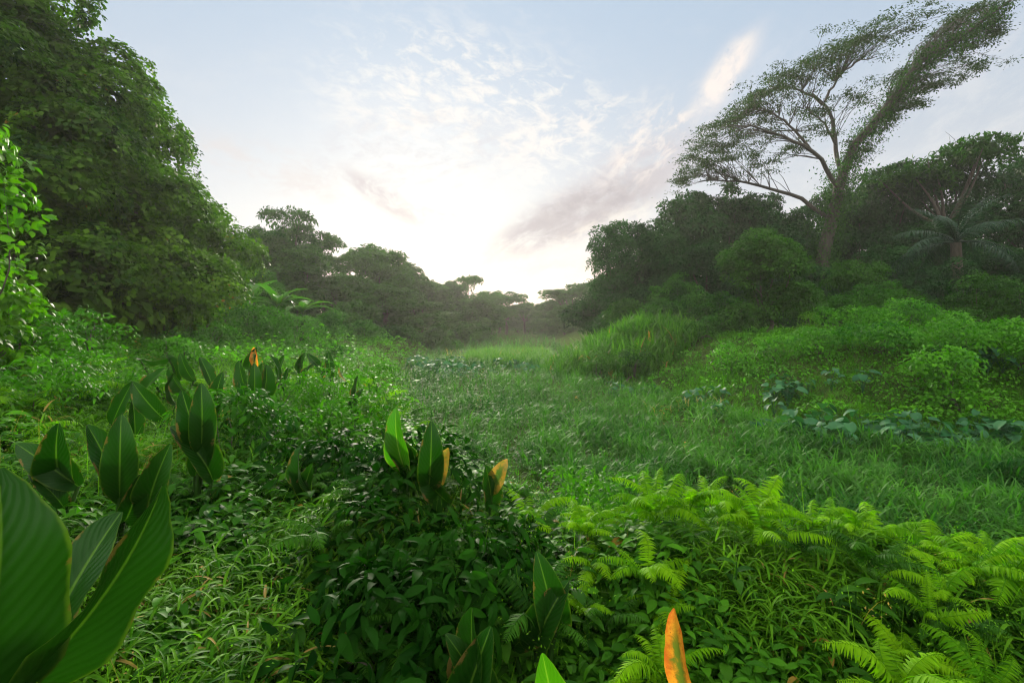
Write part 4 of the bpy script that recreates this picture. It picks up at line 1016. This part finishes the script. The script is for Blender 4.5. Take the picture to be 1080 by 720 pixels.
# centre and left
for k in range(20):
    px = RG.uniform(310, 600); d = RG.uniform(2.3, 4.6)
    fern_px(px, 0, d, RG.uniform(.32, .55), 'dark green fern among the leafy weeds below the central paddle leaves', 'ferns below the central paddle leaves', 'fern_d', n=7, rise=RG.uniform(.15, .45))
for px, d, s, lab in [(20, 5.6, .9, 'arching fern at the left frame edge above the paddle leaves'), (55, 6.2, 1.0, 'sunlit fern left of the paddle leaf row'),
                      (110, 7.0, .9, 'fern with a pale arched frond under the dark hollow'), (5, 4.6, .8, 'low fern at the left frame edge behind the huge leaf'),
                      (250, 5.2, .8, 'fern spreading pale fronds right of the paddle leaf row'), (205, 3.8, .7, 'fern behind the long slanting paddle leaf'),
                      (420, 4.9, .6, 'fern just left of the central paddle leaves'), (520, 5.0, .6, 'fern just right of the central paddle leaves'),
                      (560, 3.9, .6, 'fern between the central and the lower paddle plants')]:
    fern_px(px, 0, d, s, lab, mat='fern' if px > 400 or px < 60 else 'fern_d', n=8)
for k in range(44):
    px = RG.uniform(270, 480); d = RG.uniform(6.5, 15); x, y, _ = at(px, 0, d)
    if sdist(np.array([x]), np.array([y]))[0] < .3: continue
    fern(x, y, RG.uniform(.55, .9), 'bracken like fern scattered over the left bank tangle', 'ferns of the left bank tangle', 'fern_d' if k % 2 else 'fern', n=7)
for k in range(22):
    px = RG.uniform(0, 190); d = RG.uniform(5.5, 9.5); x, y, _ = at(px, 0, d)
    fern(x, y, RG.uniform(.6, .9), 'fern in the tangle between the paddle leaf row and the vine mass', 'ferns under the vine mass', 'fern' if k % 2 else 'fern_d', n=7)

# --- paddle-leaved plants (canna like)
def paddle(seed, w=.36, bend=.5, fold=.5, wave=.10, a0=.1): return grid_leaf(16, 4, lambda u: w * (max(0, math.sin(math.pi * min(1., u * .95 + .045)))) ** .62 * (1.10 - .28 * u) + .004, fold=fold, bend=bend, wave=wave, wk=11 + seed, seed=seed, a0=a0, tear=.012)
PAD = {}
for m_ in ('canna', 'canna_l', 'yellowing', 'orange'):
    PAD[m_] = []
    for i in range(8):
        f = Field(); f.one(paddle(i, .32 + .03 * (i % 5), .30 + .26 * ((i * 3) % 5), .35 + .13 * (i % 4), .10 + .05 * (i % 3)), RG.random()); PAD[m_].append(f.mesh('leaf', M[m_]))
STM = []
for i in range(2):
    f = Field(); f.one(tube([(0, 0, 0), (.02, 0, .5), (0, 0, 1)], [.022, .018, .011], 6), .4); STM.append(f.mesh('stem', M['stem']))
def hang_leaf(t, org, base, tip, roll, mt, mi):
    """one blade from base to tip (world points); roll 0 shows its face to where the path looks from"""
    me = PAD[mt][mi % 8]; c0 = me.vertices[4].co; c1 = me.vertices[16 * 9 + 4].co; ch = c1 - c0
    D = Vector(tip) - Vector(base); L = D.length / ch.length; Yw = D.normalized()
    view = Vector((-base[0], -base[1], 1.2)).normalized(); Xw = Yw.cross(view).normalized(); Zw = Xw.cross(Yw)
    Yl = ch.normalized(); Xl = Vector((1, 0, 0)); Zl = Xl.cross(Yl).normalized()
    Rw = Matrix((Xw, Yw, Zw)).transposed(); Rl = Matrix((Xl, Yl, Zl)).transposed()
    rot = (Matrix.Rotation(R(roll), 3, Yw) @ Rw @ Rl.transposed()).to_4x4()
    o = link('leaf', me, t); o.matrix_basis = Matrix.Translation(Vector(base) - Vector(org) - rot @ (c0 * L)) @ rot @ Matrix.Diagonal((L, L, L, 1))
    if mt in ('orange', 'yellowing'): o['label'] = 'orange withered leaf' if mt == 'orange' else 'yellowing leaf'
    return o

def canna(px, d, leaves, label, mats=None, group=None, rz=0.0):
    """leaves: (photo column and row of the tip, least length m, lean in degrees (+ = right), tilt towards the camera in degrees, roll (180 = facing), mesh index)"""
    x, y, _ = at(px, 0, d); zb = tz(x, y); t = thing('paddle_leaf_plant', label, 'leafy plant', (x, y, zb), 0, group)
    for i, (tx, ty, L, lean, tilt, tw, mi) in enumerate(leaves):
        tip = Vector(at(tx, ty, d)); L = min(max(L * .80, .58 * (tip.z - zb)), .52)
        if (mats or {}).get(i) in ('orange', 'yellowing') and d > 3: L *= .7
        u = Vector((math.tan(R(lean)), -math.sin(R(tilt)), 1)).normalized(); base = tip - u * L
        base.z = max(base.z, zb + .03)
        hang_leaf(t, (x, y, zb), base, tip, tw - 180, (mats or {}).get(i, 'canna'), mi)
        s = link('stem', STM[i % 2], t); v = base - Vector((x, y, zb - .1)); s.location = (0, 0, -.1)
        s.rotation_euler = v.to_track_quat('Z', 'Y').to_euler(); s.scale = (1, 1, max(.1, v.length))

def hero(px, d, leaves, label):
    """big near plant: leaves given as (base column, row, depth, tip column, row, depth, roll, mesh index, material)"""
    x, y, _ = at(px, 0, d); zb = tz(x, y); t = thing('paddle_leaf_plant', label, 'leafy plant', (x, y, zb))
    for i, (bx, by, bd, tx, ty, td, roll, mi, mt) in enumerate(leaves):
        base = Vector(at(bx, by, bd)); hang_leaf(t, (x, y, zb), base, Vector(at(tx, ty, td)), roll, mt, mi)
        s = link('stem', STM[i % 2], t); v = base - Vector((x, y, zb - .1)); s.location = (0, 0, -.1)
        s.rotation_euler = v.to_track_quat('Z', 'Y').to_euler(); s.scale = (1, 1, v.length)
# central group
canna(432, 3.55, [(418, 430, .56, -8, 8, 150, 1), (402, 452, .45, -26, 20, 200, 2), (432, 470, .42, 12, 30, 180, 0)], 'paddle leaf plant with the pale tallest leaf of the central group', {0: 'canna_l'})
canna(458, 3.4, [(455, 444, .60, 4, 10, 185, 1), (473, 472, .40, 22, 50, 175, 3), (440, 492, .34, -30, 40, 160, 2), (462, 522, .36, 8, 15, 180, 0)], 'central paddle leaf plant with a leaf yellowing at its edge', {1: 'yellowing'})
canna(520, 3.7, [(535, 484, .34, 24, 15, 165, 4), (512, 490, .30, -6, 20, 200, 2)], 'small paddle plant with an orange edged leaf right of the central group', {0: 'yellowing'})
canna(377, 7.0, [(378, 396, .62, 2, 5, 95, 2), (384, 410, .55, 8, 10, 110, 3), (370, 420, .5, -14, 20, 150, 1)], 'narrow dark paddle plant seen edge on left of the valley grass')
canna(310, 3.9, [(318, 470, .45, -10, 12, 120, 3), (330, 488, .40, 22, 20, 160, 2), (305, 494, .40, -24, 10, 200, 4)], 'dark paddle plant sunk in the weeds left of the central group')
# lower middle
canna(572, 2.5, [(566, 581, .34, -12, 14, 190, 1), (600, 612, .36, 22, 10, 160, 3), (585, 632, .30, 34, 20, 190, 2)], 'paddle plant with two upright leaves in the lower middle')
canna(505, 2.1, [(498, 640, .34, -6, 10, 140, 2), (470, 668, .30, -22, 20, 200, 1), (518, 660, .3, 16, 14, 170, 3)], 'dark paddle plant in the shade below the central group')
canna(578, 1.75, [(572, 688, .26, -10, 20, 185, 2)], 'single pale paddle leaf at the bottom edge', {0: 'canna_l'})
hero(724, 1.9, [(728, 752, 1.9, 711, 641, 1.95, -42, 0, 'orange')], 'plant with the single bright orange withered leaf at the bottom edge')
# left: the two huge leaves, then the row behind
hero(-25, 1.35, [(-62, 800, 1.30, -2, 494, 1.35, 30, 4, 'canna'), (-60, 820, 1.4, -70, 520, 1.5, -20, 1, 'canna')], 'plant with the huge dark rounded leaf in the lower left corner')
hero(8, 1.4, [(-28, 765, 1.35, 171, 512, 1.62, 57, 4, 'canna'), (20, 740, 1.5, 128, 540, 1.85, -30, 2, 'canna')], 'plant with the long folded leaf slanting up from the lower left corner')
canna(122, 2.9, [(128, 437, .52, 6, 6, 178, 1), (92, 448, .46, -14, 12, 200, 2), (180, 468, .46, 26, 14, 168, 1), (148, 500, .4, 30, 20, 190, 3)], 'broad paddle plant with upright leaves above the long slanting leaf')
canna(48, 3.1, [(62, 446, .50, 20, 30, 160, 3), (18, 468, .55, -40, 26, 180, 4), (30, 500, .4, -30, 20, 200, 1)], 'paddle plant with arching leaves at the left above the huge leaf')
canna(205, 3.6, [(212, 404, .46, 4, 6, 186, 1), (192, 412, .44, -12, 10, 170, 2), (222, 440, .4, 22, 14, 180, 0), (180, 450, .44, -26, 20, 200, 3)], 'paddle plant with twin upright leaves at the middle of the left row')
canna(262, 6.4, [(252, 380, .55, -10, 10, 150, 2), (268, 383, .62, 4, 6, 188, 1), (280, 384, .5, 16, 12, 210, 3), (262, 404, .3, 6, 30, 180, 1)], 'dark paddle plant cluster at the right end of the left row', {3: 'yellowing'})
rr = np.random.default_rng(77)
LROW = ['paddle plant left of the dark cluster in the left row', 'second paddle plant behind the twin upright leaves', 'paddle plant with narrow leaves under the dark hollow', 'paddle plant near the bush with the clean top edge',
        'smaller paddle plant just behind the dark cluster', 'paddle plant with the orange withered leaf behind the dark cluster', 'paddle plant with a yellow leaf on the far part of the left bank', 'paddle plant left of the twin upright leaves', 'low paddle plant between the row and the ferns', 'far paddle plant below the feathery shrub',
        'paddle plant in front of the dark cluster', 'paddle plant highest behind the left row', 'shaded paddle plant at the foot of the knee high bush', 'young paddle plant at the far end of the left row']
for (px, d, ty, lab) in zip((235, 222, 178, 190, 292, 268, 346, 160, 140, 322, 240, 205, 88, 300), (5.6, 6.2, 6.6, 7.6, 7.4, 8.2, 9.5, 4.6, 5.2, 10, 4.7, 8.0, 6.0, 9.0), (392, 384, 388, 372, 382, 366, 371, 410, 402, 372, 410, 366, 398, 374), LROW):
    if lab.startswith(('paddle plant left of the twin', 'paddle plant in front', 'second paddle', 'smaller paddle', 'shaded paddle', 'paddle plant highest')): continue
    lv = []
    for k in range(rr.integers(3, 5)): lv.append((px + rr.normal() * 90 / d, ty + rr.uniform(0, 130 / d), rr.uniform(.24, .36), rr.normal() * 24, rr.uniform(-5, 40), 180 + rr.normal() * 55, int(rr.integers(0, 8))))
    lv[0] = (px, ty) + lv[0][2:]
    canna(px, d, lv, lab, {0: 'orange'} if 'orange' in lab else {1: 'yellowing'} if 'yellow' in lab else {})

# --- arching broad-leaved seedlings in the dark centre foreground
SEED = []
for i in range(4):
    f = Field(); rg = np.random.default_rng(i); f.one(tube([(0, 0, 0), (.02, .01, .25), (0, 0, .5)], [.007, .006, .004], 5), .3)
    for k in range(9):
        f.add(lance(.42, 6, fold=.3, bend=1.0, a0=.4, seed=k), [(0, 0, .08 + .05 * k)], (Rz(k * 2.4 + rg.random() * .5) @ Rx(rg.uniform(-.2, .3)))[None], rg.uniform(.13, .22), [rg.random()])
    SEED.append(f.mesh('seedling', M['fern_d']))
for k in range(60):
    px = RG.uniform(300, 640) if k < 40 else RG.uniform(760, 1060); d = RG.uniform(1.7, 4.0) if k < 40 else RG.uniform(1.8, 2.8); x, y, _ = at(px, 0, d)
    lab, gr = ('broad leaved seedling in the weeds of the centre foreground', 'seedlings of the centre foreground') if k < 40 else ('broad leaved seedling at the bottom right among the ferns', 'seedlings among the right foreground ferns')
    t = thing('seedling', lab, 'seedling', (x, y, tz(x, y)), RG.uniform(0, 6.28), gr, SEED[k % 4]); t.scale = (RG.uniform(.55, 1.0),) * 3
